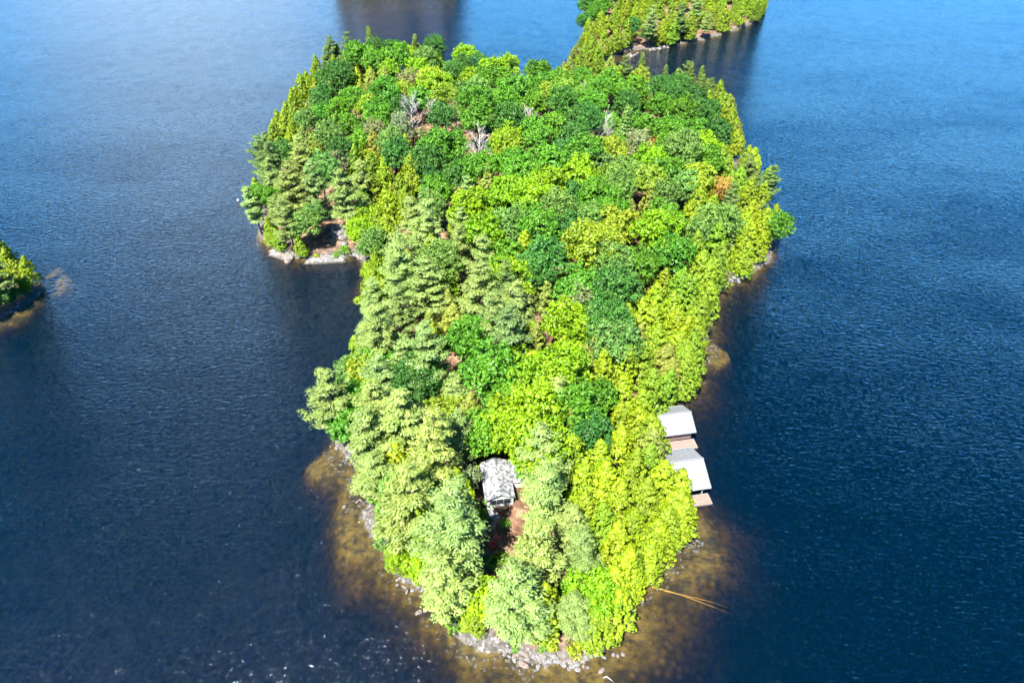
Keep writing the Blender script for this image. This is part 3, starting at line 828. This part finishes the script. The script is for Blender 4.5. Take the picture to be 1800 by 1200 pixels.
def place(px, py, x, y, d):
    if x < -100 and px < 110 and py > 380: return "on the small islet at the left edge", 'islet'
    if y > 420 and px < 900: return ("on the far shore, left part" if px < 690 else "on the far shore, right part"), 'far'
    if px > 1020 and py < lim([(1020, 112), (1085, 92), (1200, 80), (1350, 40)], 0) + 0 and y > 300 and (py < 92 - max(0, (px - 1090)) * .2): return "on the point behind, " + ("left end" if px < 1060 else "left half" if px < 1110 else "left of middle" if px < 1160 else "middle" if px < 1210 else "right of middle" if px < 1260 else "right half" if px < 1300 else "right end") + (", top edge" if py < 8 else ", back row" if py < 35 else ", front row"), 'point'
    row = next(n for lim_, n in ROWS if py < lim_)
    a, b = lim(LEFT, py), lim(RIGHT, py)
    f = (px - a) / (b - a)
    col = "left shore side" if f < .13 else "left of centre" if f < .38 else "centre" if f < .62 else "right of centre" if f < .87 else "right shore side"
    return f"{row}, {col}", 'island'

crowns = []
label_sets = {}
for (x, y, code, s, v) in trees:
    lib, name, look, col = KIND[code]
    crown_me, trunk_me, h, r0 = LIB[lib][v]
    z = max(ground(x, y), .05) - .05
    root = empty(name, (x, y, z), R.uniform(0, 6.283))
    edge = shore_d(x, y)
    tilt = .05 if lib != 'shrub' else 0
    root.rotation_euler = (R.gauss(0, tilt), R.gauss(0, tilt), R.uniform(0, 6.283))
    root.scale = (s * R.uniform(.93, 1.07), s * R.uniform(.93, 1.07), s * R.uniform(.94, 1.06))
    tr = bpy.data.objects.new("stem" if lib == 'shrub' else "trunk", trunk_me); C.objects.link(tr); tr.parent = root
    cr_ = bpy.data.objects.new("branches" if lib == 'bare' else "foliage" if lib == 'shrub' else "crown", crown_me); C.objects.link(cr_); cr_.parent = root
    k = R.gauss(1, .10); hshift = R.gauss(0, .07)
    cr_.color = (max(col[0] * k * (1 + hshift), .01), max(col[1] * k, .01), max(col[2] * k * (1 - hshift), .004), 1)
    px, py, _d = project(x, y, z + h * s * CENT[lib])
    where, zone = place(px, py, x, y, edge)
    best = min(((math.hypot((px - l[0]), (py - l[1]) * 1.15), l, t) for l, t in LANDMARK), key=lambda q: q[0])
    if zone == 'island' and best[0] < (52 if py > 600 else 36) and best[0] > 1:
        (lx, ly) = best[1]
        dx_, dy_ = px - lx, py - ly
        rel = ("right of" if dx_ > 0 else "left of") if abs(dx_) > abs(dy_) else ("in front of" if dy_ > 0 else "behind")
        where = f"just {rel} {best[2]}"
    size = "" if lib in ('bare', 'shrub') else ("small " if s < .78 else "large " if s > 1.06 else "")
    lab = f"{size}{look} {where}"
    grp = {'cedar': 'cedars', 'pine': 'white pines', 'spruce': 'spruces', 'bare': 'leafless trees', 'shrub': 'shrubs'}.get(lib, 'broadleaf trees')
    grp += {'island': ' on the island', 'islet': ' on the islet', 'far': ' on the far shore', 'point': ' on the point behind'}[zone]
    root['category'] = 'shrub' if lib == 'shrub' else 'tree'
    root['group'] = grp
    label_sets.setdefault(lab, []).append((px, py, root))
ORD = ["leftmost", "second from left", "third from left", "fourth from left", "fifth from left", "sixth from left", "seventh from left", "eighth from left"]
def tell_apart(sets):
    for lab, L in sets.items():
        if len(L) == 1:
            L[0][2]['label'] = lab if len(lab.split()) <= 16 else lab.replace('broadleaf ', '').replace('just ', ''); continue
        L.sort(key=lambda q: q[0])
        n = len(L)
        for i, (px, py, o) in enumerate(L):
            if n == 2: e = "the left one" if i == 0 else "the right one"
            elif i == n - 1: e = "rightmost"
            elif i < len(ORD): e = ORD[i]
            elif n - i <= 8: e = ORD[n - 1 - i].replace("left", "right")
            else: e = f"number {i + 1} from left"
            t = f"{lab}, {e}"
            if len(t.split()) > 16: t = t.replace("broadleaf tree", "tree").replace("greyish-green ", "").replace("white pine", "pine").replace("just ", "").replace("the group of ", "the ").replace(" of the near left", " of near left")
            if len(t.split()) > 16: t = t.replace(' soft-green', '').replace(' lime-green', ' green').replace('the tall leafless', 'the leafless').replace(' of the right', ' of right')
            if len(t.split()) > 16: t = t.replace('just ', '').replace(' in the ', ' in ', 1).replace(' from left', ' from left').replace('the left one', 'left one').replace('the right one', 'right one')
            o['label'] = t
tell_apart(label_sets)
print("trees", len(trees), {k: sum(1 for t in trees if KIND[t[2]][1] == k) for k in {v[1] for v in KIND.values()}})

# ------------------------------------------------------------------ rocks
M_ROCK = noisy("pale_granite", (.10, .092, .085), (.27, .258, .245), 2.2, .9, .04)
M_ROCKP = noisy("pinkish_granite", (.13, .098, .08), (.26, .205, .17), 2.2, .9, .04)
M_ROCKD = noisy("dark_wet_rock", (.045, .05, .06), (.17, .18, .20), 1.6, .6, .05)

def rock_mesh(name, material, seed, flat=.7):
    import bmesh
    bm = bmesh.new()
    bmesh.ops.create_icosphere(bm, subdivisions=2, radius=1)
    rr = random.Random(seed)
    planes = [(Vector((rr.gauss(0, 1), rr.gauss(0, 1), rr.gauss(0, .8))).normalized(), rr.uniform(.62, .92)) for _ in range(7)]
    st = Vector((rr.uniform(.75, 1.25), rr.uniform(.7, 1.1), flat))
    for v in bm.verts:
        p = v.co.copy()
        for nrm, dd in planes:
            e = p.dot(nrm)
            if e > dd: p -= nrm * (e - dd)
        p *= 1 + .05 * rr.gauss(0, 1)
        v.co = Vector((p.x * st.x, p.y * st.y, p.z * st.z))
    me = bpy.data.meshes.new(name); bm.to_mesh(me); bm.free()
    me.materials.append(material)
    return me
ROCKS = [rock_mesh("boulder", M_ROCK, k, R.uniform(.55, .85)) for k in range(6)]
ROCKS_P = [rock_mesh("boulder", M_ROCKP, 20 + k, R.uniform(.5, .8)) for k in range(3)]
ROCKS_D = [rock_mesh("boulder", M_ROCKD, 30 + k, R.uniform(.5, .7)) for k in range(3)]
rock_labels = {}
def boulder(px, py, r, kind='w', place_=None, sink=.25):
    x, y = at(px, py, .2); g_ = ground(x, y)
    z = max(g_, -.15 if r > .5 else -.1)
    x, y = at(px, py, max(z, 0) + r * .3)
    lib = {'w': ROCKS, 'p': ROCKS_P, 'd': ROCKS_D}[kind]
    o = bpy.data.objects.new("boulder", R.choice(lib)); C.objects.link(o)
    zz_ = max(ground(x, y), -r * .45)
    o.location = (x, y, zz_ + r * (.55 - sink)); o.scale = (r * R.uniform(.9, 1.2), r * R.uniform(.85, 1.1), r)
    o.rotation_euler = (R.gauss(0, .1), R.gauss(0, .1), R.uniform(0, 6.28))
    o['category'] = 'boulder'; o['group'] = 'boulders along the shores'
    lk = {'w': 'pale grey', 'p': 'pinkish', 'd': 'dark grey'}[kind]
    sz = 'big' if r > .75 else 'small' if r < .45 else 'mid-sized'
    rock_labels.setdefault(f"{sz} {lk} boulder {place_}", []).append((px, py, o))
for (px, py, r) in ((922, 1167, .85), (946, 1171, .40), (938, 1150, .7), (925, 1148, .5), (966, 1160, .6), (955, 1155, .45), (1012, 1166, .85), (1022, 1160, .6), (1005, 1170, .5), (1000, 1175, .4),
        (1015, 1175, .45), (1033, 1172, .38), (1047, 1147, .75), (1058, 1176, .55), (1031, 1154, .55), (1038, 1150, .45), (1062, 1154, .35), (1079, 1149, .42), (1086, 1151, .35), (1095, 1148, .35),
        (990, 1165, .5), (980, 1160, .45), (950, 1148, .45), (912, 1146, .4), (895, 1152, .35), (1052, 1137, .5), (1070, 1130, .4), (1026, 1170, .35)):
    boulder(px, py, r, R.choice('wwwp'), "at the rocky front tip")
for k in range(46):
    px = R.uniform(890, 1066); base = np.interp(px, [890, 930, 1000, 1030, 1066], [1147, 1157, 1160, 1151, 1132])
    boulder(px, base + R.uniform(-9, 7), R.uniform(.3, .62), R.choice('wwwp'), "in the front tip's stony rim, " + ("left end" if px < 925 else "left part" if px < 960 else "middle" if px < 1000 else "right part" if px < 1035 else "right end"))
for (px, py, r) in ((699, 1018, .40), (711, 1020, .62), (720, 1013, .55), (728, 1022, .6), (715, 1038, .40), (736, 1030, .5), (725, 1036, .4), (698, 1027, .3), (722, 1004, .5), (733, 1014, .5),
        (744, 1036, .45), (748, 1071, .5), (736, 1075, .55), (774, 1085, .45), (745, 1022, .5), (710, 1030, .4), (756, 1056, .35), (769, 1080, .3), (855, 1110, .4), (810, 1113, .35)):
    boulder(px, py, r, R.choice('wwwp'), "on the near left shore")
for (px, py, r) in ((1210, 937, .55), (1195, 945, .5), (1178, 957, .5), (1194, 968, .5), (1166, 997, .45), (1202, 955, .3), (1184, 966, .35), (1220, 930, .5), (1205, 946, .45), (1128, 1058, .35), (1134, 1030, .35)):
    boulder(px, py, r, R.choice('wwp'), "at the right shore corner below the boathouses")
for (px, py, r, k) in ((592, 788, .5, 'w'), (612, 803, .6, 'w'), (641, 858, .5, 'p'), (647, 845, .6, 'd'), (652, 833, .95, 'p'), (660, 829, .9, 'p'), (628, 880, .35, 'p'), (634, 878, .35, 'p'), (604, 890, .4, 'p'),
        (664, 836, .8, 'd'), (670, 826, .8, 'd')):
    boulder(px, py, r, k, "on the left shore by the dark ledge")
for (px, py, r) in ((1290, 487, .9), (1296, 492, .8), (1286, 478, .9), (1291, 470, .8), (1300, 495, .6), (1284, 492, .6)):
    boulder(px, py, r, 'w', "in the right shore gap")
for (px, py, r) in ((1104, 97, 1.0), (1110, 99, 1.3), (1116, 96, 1.0), (1121, 93, .9), (1108, 95, .8), (1150, 86, 1.3), (1158, 84, 1.2), (1168, 82, 1.3), (1144, 87, .9), (1174, 83, .8)):
    boulder(px, py, r, 'w', "by the golden shallows behind the island")
for (px, py, r) in ((476, 440, .8), (484, 445, 1.1), (497, 449, 1.3), (505, 456, 1.2), (512, 452, 1.0), (490, 440, .7), (568, 456, 1.0), (580, 455, 1.2), (556, 458, .8), (592, 453, .8), (625, 447, 1.0), (632, 452, .9),
        (598, 449, .7), (540, 460, .7), (602, 418, 1.4), (597, 408, 1.3), (603, 428, 1.1), (590, 402, 1.1)):
    boulder(px, py, r, R.choice('wwwp'), "in the left cove")
for (px, py, r) in ((52, 524, .4), (67, 516, .4), (30, 537, .5), (18, 545, .4)):
    boulder(px, py, r, 'w', "on the small islet at the left edge")
tell_apart(rock_labels)

# bedrock slabs
def slab(name, px, py, L, W, Hh, rz, material, label, seed):
    import bmesh
    bm = bmesh.new(); bmesh.ops.create_grid(bm, x_segments=16, y_segments=12, size=1)
    rr = random.Random(seed)
    for v in bm.verts:
        e = max(abs(v.co.x), abs(v.co.y)); k = max(0.0, 1 - e ** 3)
        n_ = float(vnoise(v.co.x * 3 + seed, v.co.y * 3, seed)) * .35 + float(vnoise(v.co.x * 7, v.co.y * 7 + seed, seed)) * .15
        ang = 1 + .18 * float(vnoise(math.atan2(v.co.y, v.co.x) * 2.2, seed * 3.1, seed))
        v.co = Vector((v.co.x * L / 2 * ang, v.co.y * W / 2 * ang, Hh * (k ** .5 * (1 + n_)) - .35))
    me = bpy.data.meshes.new(name); bm.to_mesh(me); bm.free(); me.materials.append(material)
    x, y = at(px, py, .4)
    o = bpy.data.objects.new(name, me); C.objects.link(o)
    o.location = (x, y, max(ground(x, y) * .7, -.1)); o.rotation_euler = (0, 0, rz)
    tag(o, label, 'rock')
slab("rock_ledge", 573, 453, 11, 3.4, 1.1, .05, M_ROCK, "long pale bedrock ledge along the waterline of the left cove", 3)
slab("rock_ledge", 494, 446, 8, 3.0, 1.1, -.45, M_ROCK, "pale sloping bedrock ledge at the left end of the cove", 5)
slab("rock_ledge", 630, 447, 5, 2.2, .9, -.7, M_ROCK, "short pale rock ledge at the inner corner of the left cove", 7)
slab("rock_outcrop", 600, 412, 6, 5.5, 2.2, .4, M_ROCK, "steep pale rock face above the left cove clearing", 8)
slab("rock_ledge", 655, 852, 3.4, 4.6, 1.3, .15, M_ROCKD, "dark grey wet bedrock ledge with pale seams on the left shore", 9)
slab("rock_ledge", 1290, 480, 3.6, 5, 1.1, .3, M_ROCK, "pale rock ledge showing in the right shore gap", 13)

# small stones at the waterline: nobody could count them
sm = MB()
import bmesh as _bm
tmpl = _bm.new(); _bm.ops.create_icosphere(tmpl, subdivisions=1, radius=1)
tv = np.array([v.co for v in tmpl.verts]); tf = [[v.index for v in f.verts] for f in tmpl.faces]; tmpl.free()
sv, sf = [], []
n_st = 0
for _ in range(60000):
    if n_st > 2600: break
    x, y = R.uniform(-75, 75), R.uniform(36, 175)
    d = shore_d(x, y)
    g_ = ground(x, y)
    if not (-3.2 < d < 1.6) or g_ < -1.0 or g_ > .95: continue
    if vnoise(x / 9, y / 9, 40) < -.15: continue
    r = .08 + .28 * R.random() ** 2.5
    k = len(sv) * len(tv)
    P = tv * (1 + .18 * rng.normal(size=(len(tv), 1))) * r * np.array([R.uniform(.8, 1.4), R.uniform(.8, 1.2), .6]) + np.array([x, y, g_ + .05])
    sv.append(P); sf += [[i + k for i in f] for f in tf]; n_st += 1
me = bpy.data.meshes.new("shore_stones"); me.from_pydata(np.concatenate(sv).tolist(), [], sf); me.materials.append(M_ROCK)
so = bpy.data.objects.new("shore_stones", me); C.objects.link(so); so['kind'] = 'stuff'
tag(so, "small pale stones scattered along the waterline", 'stones')

# ------------------------------------------------------------------ low ground cover under the trees
def undergrowth():
    pts = []
    for _ in range(6000):
        x, y = R.uniform(-110, 130), R.uniform(40, 330)
        d = shore_d(x, y)
        if d < 1.4: continue
        z = ground(x, y)
        u, v_, dd = project(x, y, z + .3)
        if any(a - 4 < u < c + 4 and b - 4 < v_ < e + 4 for (a, b, c, e) in OPEN[:4]) and R.random() < .8: continue
        pts.append((x, y, z + R.uniform(.1, .6)))
    P = np.array(pts); P = np.repeat(P, 5, 0) + rng.normal(0, .35, (len(pts) * 5, 3)) * np.array([1, 1, .35])
    n_ = len(P)
    N = unit(np.array([0, 0, 1.0]) + .3 * rng.normal(size=(n_, 3)))
    me_ = leaf_mesh("undergrowth", P, N, rng.normal(size=(n_, 3)), rng.uniform(.3, .6, n_), np.full(n_, 1.3), rng.uniform(.2, .8, n_))
    o = bpy.data.objects.new("undergrowth", me_); C.objects.link(o)
    o.color = (.06, .11, .022, 1); o['kind'] = 'stuff'
    tag(o, "low ferns and seedlings on the forest floor between the trees", 'undergrowth')
undergrowth()

# ------------------------------------------------------------------ boathouses
def metal_roof(name, c1, c2):
    m = noisy(name, c1, c2, .8, .45, 0, lo=.3, hi=.7)
    m.node_tree.nodes['Principled BSDF'].inputs['Metallic'].default_value = 0.0
    return m
M_ROOF = metal_roof("painted_steel_roofing", (.195, .203, .216), (.225, .233, .245))
M_TRIM = mat("white_trim", (.36, .36, .355), .6)
M_SIDING = noisy("weathered_rose_siding", (.16, .10, .092), (.21, .145, .13), 2, .8, 0, stretch=(.3, .3, 6))
M_DECK = noisy("weathered_deck_boards", (.19, .145, .115), (.27, .215, .18), 1.5, .85, 0, stretch=(.6, 5, 1))
M_POST = noisy("dark_timber", (.08, .06, .045), (.16, .12, .09), 3, .85)
M_DARK = mat("interior_timber_painted_shade", (.05, .04, .035), .9)  # shade of the open interior is put into this dark colour
M_GLASS = mat("window_glass", (.03, .04, .05), .08)

def boathouse(name, label, A, B, eave, ridge, length, ov, walls, dock_d, dock_off):
    """A near eave end, B far eave end on the water side (plan points). Local x runs landward, y from A to B."""
    A, B = Vector((*A, 0)), Vector((*B, 0))
    W = (B - A).length
    ang = math.atan2((B - A).y, (B - A).x) - math.pi / 2       # local +y along A->B
    root = empty(name, (A.x, A.y, 0), ang)                      # local -x is landward
    tag(root, label, 'boathouse', 'boathouses on the right shore')
    L = length
    th = .10
    for (y0, z0, y1, z1, nm) in ((-ov, eave, W / 2, ridge, 'near'), (W + ov, eave, W / 2, ridge, 'far')):
        m = MB()
        s = 1 if nm == 'near' else -1
        m.hexa([(-L, y0, z0), (ov, y0, z0), (ov, y1, z1), (-L, y1, z1), (-L, y0, z0 + th), (ov, y0, z0 + th), (ov, y1, z1 + th), (-L, y1, z1 + th)])
        slope_o = m.build("roof_slope", M_ROOF, root)
        r = MB(); k = -L + .3
        while k < ov - .1:      # standing seams
            r.hexa([(k, y0, z0 + th + .003), (k + .05, y0, z0 + th + .003), (k + .05, y1, z1 + th + .003), (k, y1, z1 + th + .003),
                    (k, y0, z0 + th + .05), (k + .05, y0, z0 + th + .05), (k + .05, y1, z1 + th + .05), (k, y1, z1 + th + .05)])
            k += .6
        so_ = r.build("standing_seams", M_ROOF, slope_o); so_['kind'] = 'stuff'
        f = MB(); f.box(-L, ov + .02, min(y0, y0 - s * .06), max(y0, y0 - s * .06), z0 - .16, z0 + th + .02).build("fascia", M_TRIM, root)
    MB().box(-L, ov + .02, W / 2 - .12, W / 2 + .12, ridge + th - .01, ridge + th + .09).build("ridge_cap", M_ROOF, root)
    g = MB()     # gable on the water end
    g.hexa([(-.30, .35, eave - .05), (-.2, .35, eave - .05), (-.2, W - .35, eave - .05), (-.3, W - .35, eave - .05),
            (-.30, W / 2 - .02, ridge - .06), (-.2, W / 2 - .02, ridge - .06), (-.2, W / 2 + .02, ridge - .06), (-.3, W / 2 + .02, ridge - .06)])
    g.build("gable", M_SIDING, root)
    z_d = .55
    # deck all round a slip, with a dock along the near side
    d = MB(); y = dock_off[0]
    while y < dock_off[1] - .05:
        d.box(-L, dock_d, y, y + .17, z_d - .06, z_d); y += .185
    db = d.build("deck_boards", M_DECK, root); db['kind'] = 'stuff'
    MB().box(-L + .1, dock_d - .1, dock_off[0] + .05, dock_off[0] + .25, z_d - .45, z_d - .063).build("dock_beam", M_POST, root)
    MB().box(dock_d - .28, dock_d - .08, dock_off[0] + .3, dock_off[1] - .05, z_d - .40, z_d - .063).build("dock_beam", M_POST, root)
    for (x, y) in ((dock_d - .5, dock_off[0] + .45), (-2.5, dock_off[0] + .45), (-5.5, dock_off[0] + .45)):
        MB().box(x - .12, x + .12, y - .12, y + .12, -2.6, z_d - .065).build("pile", M_POST, root)
    MB().box(-L, -.6, W - .9, W - .3, z_d - .3, z_d).build("side_walk", M_DECK, root)
    if walls:
        MB().box(-L + .1, -.25, .45, .57, z_d + .01, eave - .02).build("wall", M_SIDING, root)
        MB().box(-L + .1, -.25, W - .57, W - .45, z_d + .01, eave - .02).build("wall", M_SIDING, root)
        for wx in (-3.6,):
            w = MB().box(wx - .55, wx + .55, .40, .447, z_d + 1.15, z_d + 1.95).build("window", M_TRIM, root)
            MB().box(wx - .45, wx - .03, .37, .398, z_d + 1.23, z_d + 1.87).build("pane", M_GLASS, w)
            MB().box(wx + .03, wx + .45, .37, .398, z_d + 1.23, z_d + 1.87).build("pane", M_GLASS, w)
    else:
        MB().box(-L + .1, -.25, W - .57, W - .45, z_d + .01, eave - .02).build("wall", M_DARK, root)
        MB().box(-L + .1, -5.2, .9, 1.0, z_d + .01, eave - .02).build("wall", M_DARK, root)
        for x in (-.9, -3.4):
            MB().box(x - .08, x + .08, .35, .51, z_d + .01, eave - .02).build("post", M_TRIM, root)
    MB().box(-L + .2, -L + .3, .6, W - .6, 0.3, eave).build("back_wall", M_SIDING, root)
    return root
eA, eB = at(1221, 757.5, 3.0), at(1199, 714.5, 3.0)
boathouse("boathouse", "upper boathouse with pale metal roof, rose siding, window and small dock", eA, eB, 3.0, 4.9, 8.0, .25, True, .35, (-2.1, .35))
eA, eB = at(1247, 855, 3.0), at(1214, 788, 3.0)
boathouse("boathouse", "lower and larger boathouse with pale metal roof and open dark side", eA, eB, 3.0, 5.3, 9.5, .25, False, .35, (-1.9, .45))

# ------------------------------------------------------------------ cottage
def cottage():
    M_CROOF = noisy("needle_strewn_pale_roofing", (.085, .095, .115), (.30, .305, .312), 1.6, .7, 0, detail=9, lo=.40, hi=.54)
    M_WALL = noisy("pale_grey_cottage_boards", (.48, .47, .46), (.60, .59, .57), 2, .8, 0, stretch=(.3, .3, 6))
    x, y = at(880, 893, 2.6)
    z = ground(*at(876, 905, 2.0)) + .05
    root = empty("cottage", (x, y, z), math.radians(9))
    tag(root, "small cottage with pale needle-strewn roof and windowed front among the pines", 'cottage')
    W, L, e, r, p = 5.2, 8.5, 2.5, 3.7, .08
    MB().box(-W / 2 + .3, W / 2 - .3, .5, L - .3, -.6, e - .03).build("wall", M_WALL, root)
    g = MB()
    g.hexa([(-W / 2 + .3, .42, e - .02), (W / 2 - .3, .42, e - .02), (W / 2 - .3, .5, e - .02), (-W / 2 + .3, .5, e - .02), (-.05, .42, r - .1), (.05, .42, r - .1), (.05, .5, r - .1), (-.05, .5, r - .1)])
    g.build("gable", M_WALL, root)
    for s in (-1, 1):
        m = MB()
        m.hexa([(s * W / 2, 0, e), (0, 0, r), (0, L, r), (s * W / 2, L, e), (s * W / 2, 0, e + p), (0, 0, r + p), (0, L, r + p), (s * W / 2, L, e + p)])
        m.build("roof_slope", M_CROOF, root)
    MB().box(-.12, .12, -.02, L + .02, r + p - .01, r + p + .05).build("ridge_cap", M_CROOF, root)
    MB().box(-1.9, 1.9, .36, .497, .95, 2.25).build("window_frame", M_TRIM, root)
    for k in range(3):
        MB().box(-1.8 + k * 1.23, -1.8 + k * 1.23 + 1.13, .33, .358, 1.05, 2.15).build("pane", M_GLASS, root)
    d = MB(); yy = -1.8
    while yy < .38:
        d.box(-2.2, 2.2, yy, yy + .14, -.12, -.05); yy += .155
    do = d.build("porch_boards", noisy("grey_porch_boards", (.3, .31, .33), (.45, .46, .48), 2, .8), root); do['kind'] = 'stuff'
    MB().box(-2.1, 2.1, -1.7, -1.55, -.7, -.125).build("porch_beam", M_POST, root)
    # lean-to wing to the right of the main roof
    MB().box(W / 2 - .28, W / 2 + 2.2, 3.6, L - .4, -.6, e - .42).build("wing_wall", M_WALL, root)
    m = MB(); m.hexa([(W / 2 - .2, 3.3, e - .05), (W / 2 + 2.5, 3.3, e - .40), (W / 2 + 2.5, L, e - .40), (W / 2 - .2, L, e - .05),
                      (W / 2 - .2, 3.3, e + .0), (W / 2 + 2.5, 3.3, e - .34), (W / 2 + 2.5, L, e - .34), (W / 2 - .2, L, e + .0)])
    m.build("wing_roof", M_CROOF, root)
cottage()

# ------------------------------------------------------------------ red chairs
def deck_chair(px, py, rz, color, label):
    x, y = at(px, py, 2.0); x, y = at(px, py, ground(x, y) + .5)
    root = empty("garden_chair", (x, y, ground(x, y)), rz); root.scale = (1.25,) * 3
    tag(root, label, 'chair', 'red garden chairs in front of the cottage')
    M = mat("red_chair_sun_shade_tone", color, .5)
    for k in range(5):      # seat slats, sloping back
        y0 = -.30 + k * .13
        MB().hexa([(-.28, y0, .38 - k * .025), (.28, y0, .38 - k * .025), (.28, y0 + .11, .36 - k * .025), (-.28, y0 + .11, .36 - k * .025),
                   (-.28, y0, .405 - k * .025), (.28, y0, .405 - k * .025), (.28, y0 + .11, .385 - k * .025), (-.28, y0 + .11, .385 - k * .025)]).__class__
        m = MB(); m.hexa([(-.28, y0, .38 - k * .025), (.28, y0, .38 - k * .025), (.28, y0 + .11, .355 - k * .025), (-.28, y0 + .11, .355 - k * .025),
                          (-.28, y0, .405 - k * .025), (.28, y0, .405 - k * .025), (.28, y0 + .11, .38 - k * .025), (-.28, y0 + .11, .38 - k * .025)])
        m.build("seat_slat", M, root)
    for k in range(5):      # fanned back slats
        x0 = -.27 + k * .11; top = .98 - .045 * (k - 2) ** 2; f = (k - 2) * .03
        m = MB(); m.hexa([(x0, .33, .28), (x0 + .095, .33, .28), (x0 + .095, .36, .28), (x0, .36, .28),
                          (x0 + f, .60, top), (x0 + .095 + f, .60, top), (x0 + .095 + f, .63, top), (x0 + f, .63, top)])
        m.build("back_slat", M, root)
    for s in (-1, 1):
        m = MB(); m.box(s * .37 - .07, s * .37 + .07, -.36, .42, .56, .59); m.build("armrest", M, root)
        m = MB(); m.box(s * .33 - .03, s * .33 + .03, -.32, -.22, 0, .558); m.build("leg", M, root)
        m = MB(); m.hexa([(s * .33 - .025, -.22, .28), (s * .33 + .025, -.22, .28), (s * .33 + .025, .55, 0), (s * .33 - .025, .55, 0),
                          (s * .33 - .025, -.22, .37), (s * .33 + .025, -.22, .37), (s * .33 + .025, .62, .03), (s * .33 - .025, .62, .03)])
        m.build("leg", M, root)
deck_chair(874, 944, 2.6, (.62, .09, .03), "red slatted garden chair, sunlight painted in as orange-red, the farther of two")  # orange shift stands for sunlight, put into the base colour
deck_chair(867, 957, 1.9, (.55, .025, .03), "red slatted garden chair, shade painted in as deeper red, the nearer of two")  # deeper red has the shade put into the base colour

# ------------------------------------------------------------------ stone steps
x0, y0 = at(977, 1014, 2); root = None
gz = ground(x0, y0)
root = empty("stone_steps", (x0, y0, gz), .1)
tag(root, "short flight of pale stone steps in the gap between the front pines", 'steps')
for k in range(5):
    MB().box(-.8 + R.uniform(-.1, .1), .8 + R.uniform(-.1, .1), k * .42, k * .42 + .40, -.2, .12 + k * .14).build("step", M_ROCK, root)

# ------------------------------------------------------------------ sunken trunk, driftwood, buoy
M_SUNK = noisy("waterlogged_pale_wood", (.42, .24, .045), (.58, .36, .09), 2, .8)
def water_pt(px, py, z): return (*at(px, py, z), z)
lg = empty("sunken_tree", (*at(1146, 1031, -.1), 0))
ox, oy = lg.location.x, lg.location.y
def rel(p): return (p[0] - ox, p[1] - oy, p[2])
MB().tube([rel(water_pt(1146, 1031, -.12)), rel(water_pt(1172, 1038, -.28)), rel(water_pt(1198, 1045, -.42)), rel(water_pt(1240, 1061, -.75)), rel(water_pt(1284, 1078, -1.3))], [.16, .15, .13, .09, .03], 7).build("stem", M_SUNK, lg, True)
MB().tube([rel(water_pt(1196, 1044, -.40)), rel(water_pt(1222, 1050, -.6)), rel(water_pt(1255, 1059, -.9)), rel(water_pt(1282, 1068, -1.3))], [.10, .09, .06, .02], 6).build("limb", M_SUNK, lg, True)
tag(lg, "long pale forked tree trunk lying under water off the right shore", 'log')
dl = empty("driftwood", (*at(1066, 1186, 0), 0))
ox, oy = dl.location.x, dl.location.y
MB().tube([rel(water_pt(1060, 1191, .05)), rel(water_pt(1066, 1188, .08)), rel(water_pt(1074, 1194, .0)), rel(water_pt(1080, 1199, -.1))], [.05, .07, .06, .03], 6).build("stick", M_DEAD, dl, True)
tag(dl, "thin bleached driftwood branch in the shallows off the front tip", 'driftwood')
by = empty("mooring_buoy", (*at(418, 351, .2), 0))
b = MB(); prof = [(-.30, .05), (-.22, .25), (0, .36), (.22, .28), (.34, .12), (.38, .05)]
b.tube([(0, 0, z_) for z_, _ in prof], [r_ for _, r_ in prof], 12); b.build("float", mat("white_float", (.85, .85, .85), .4), by, True)
MB().tube([(0, 0, .36), (0, 0, .52)], [.04, .04], 6).build("ring_post", M_POST, by)
tag(by, "small white mooring buoy floating off the left headland", 'buoy')

print("labels", len({o.get('label') for o in scn.objects if o.parent is None}), "objects", len(scn.objects))
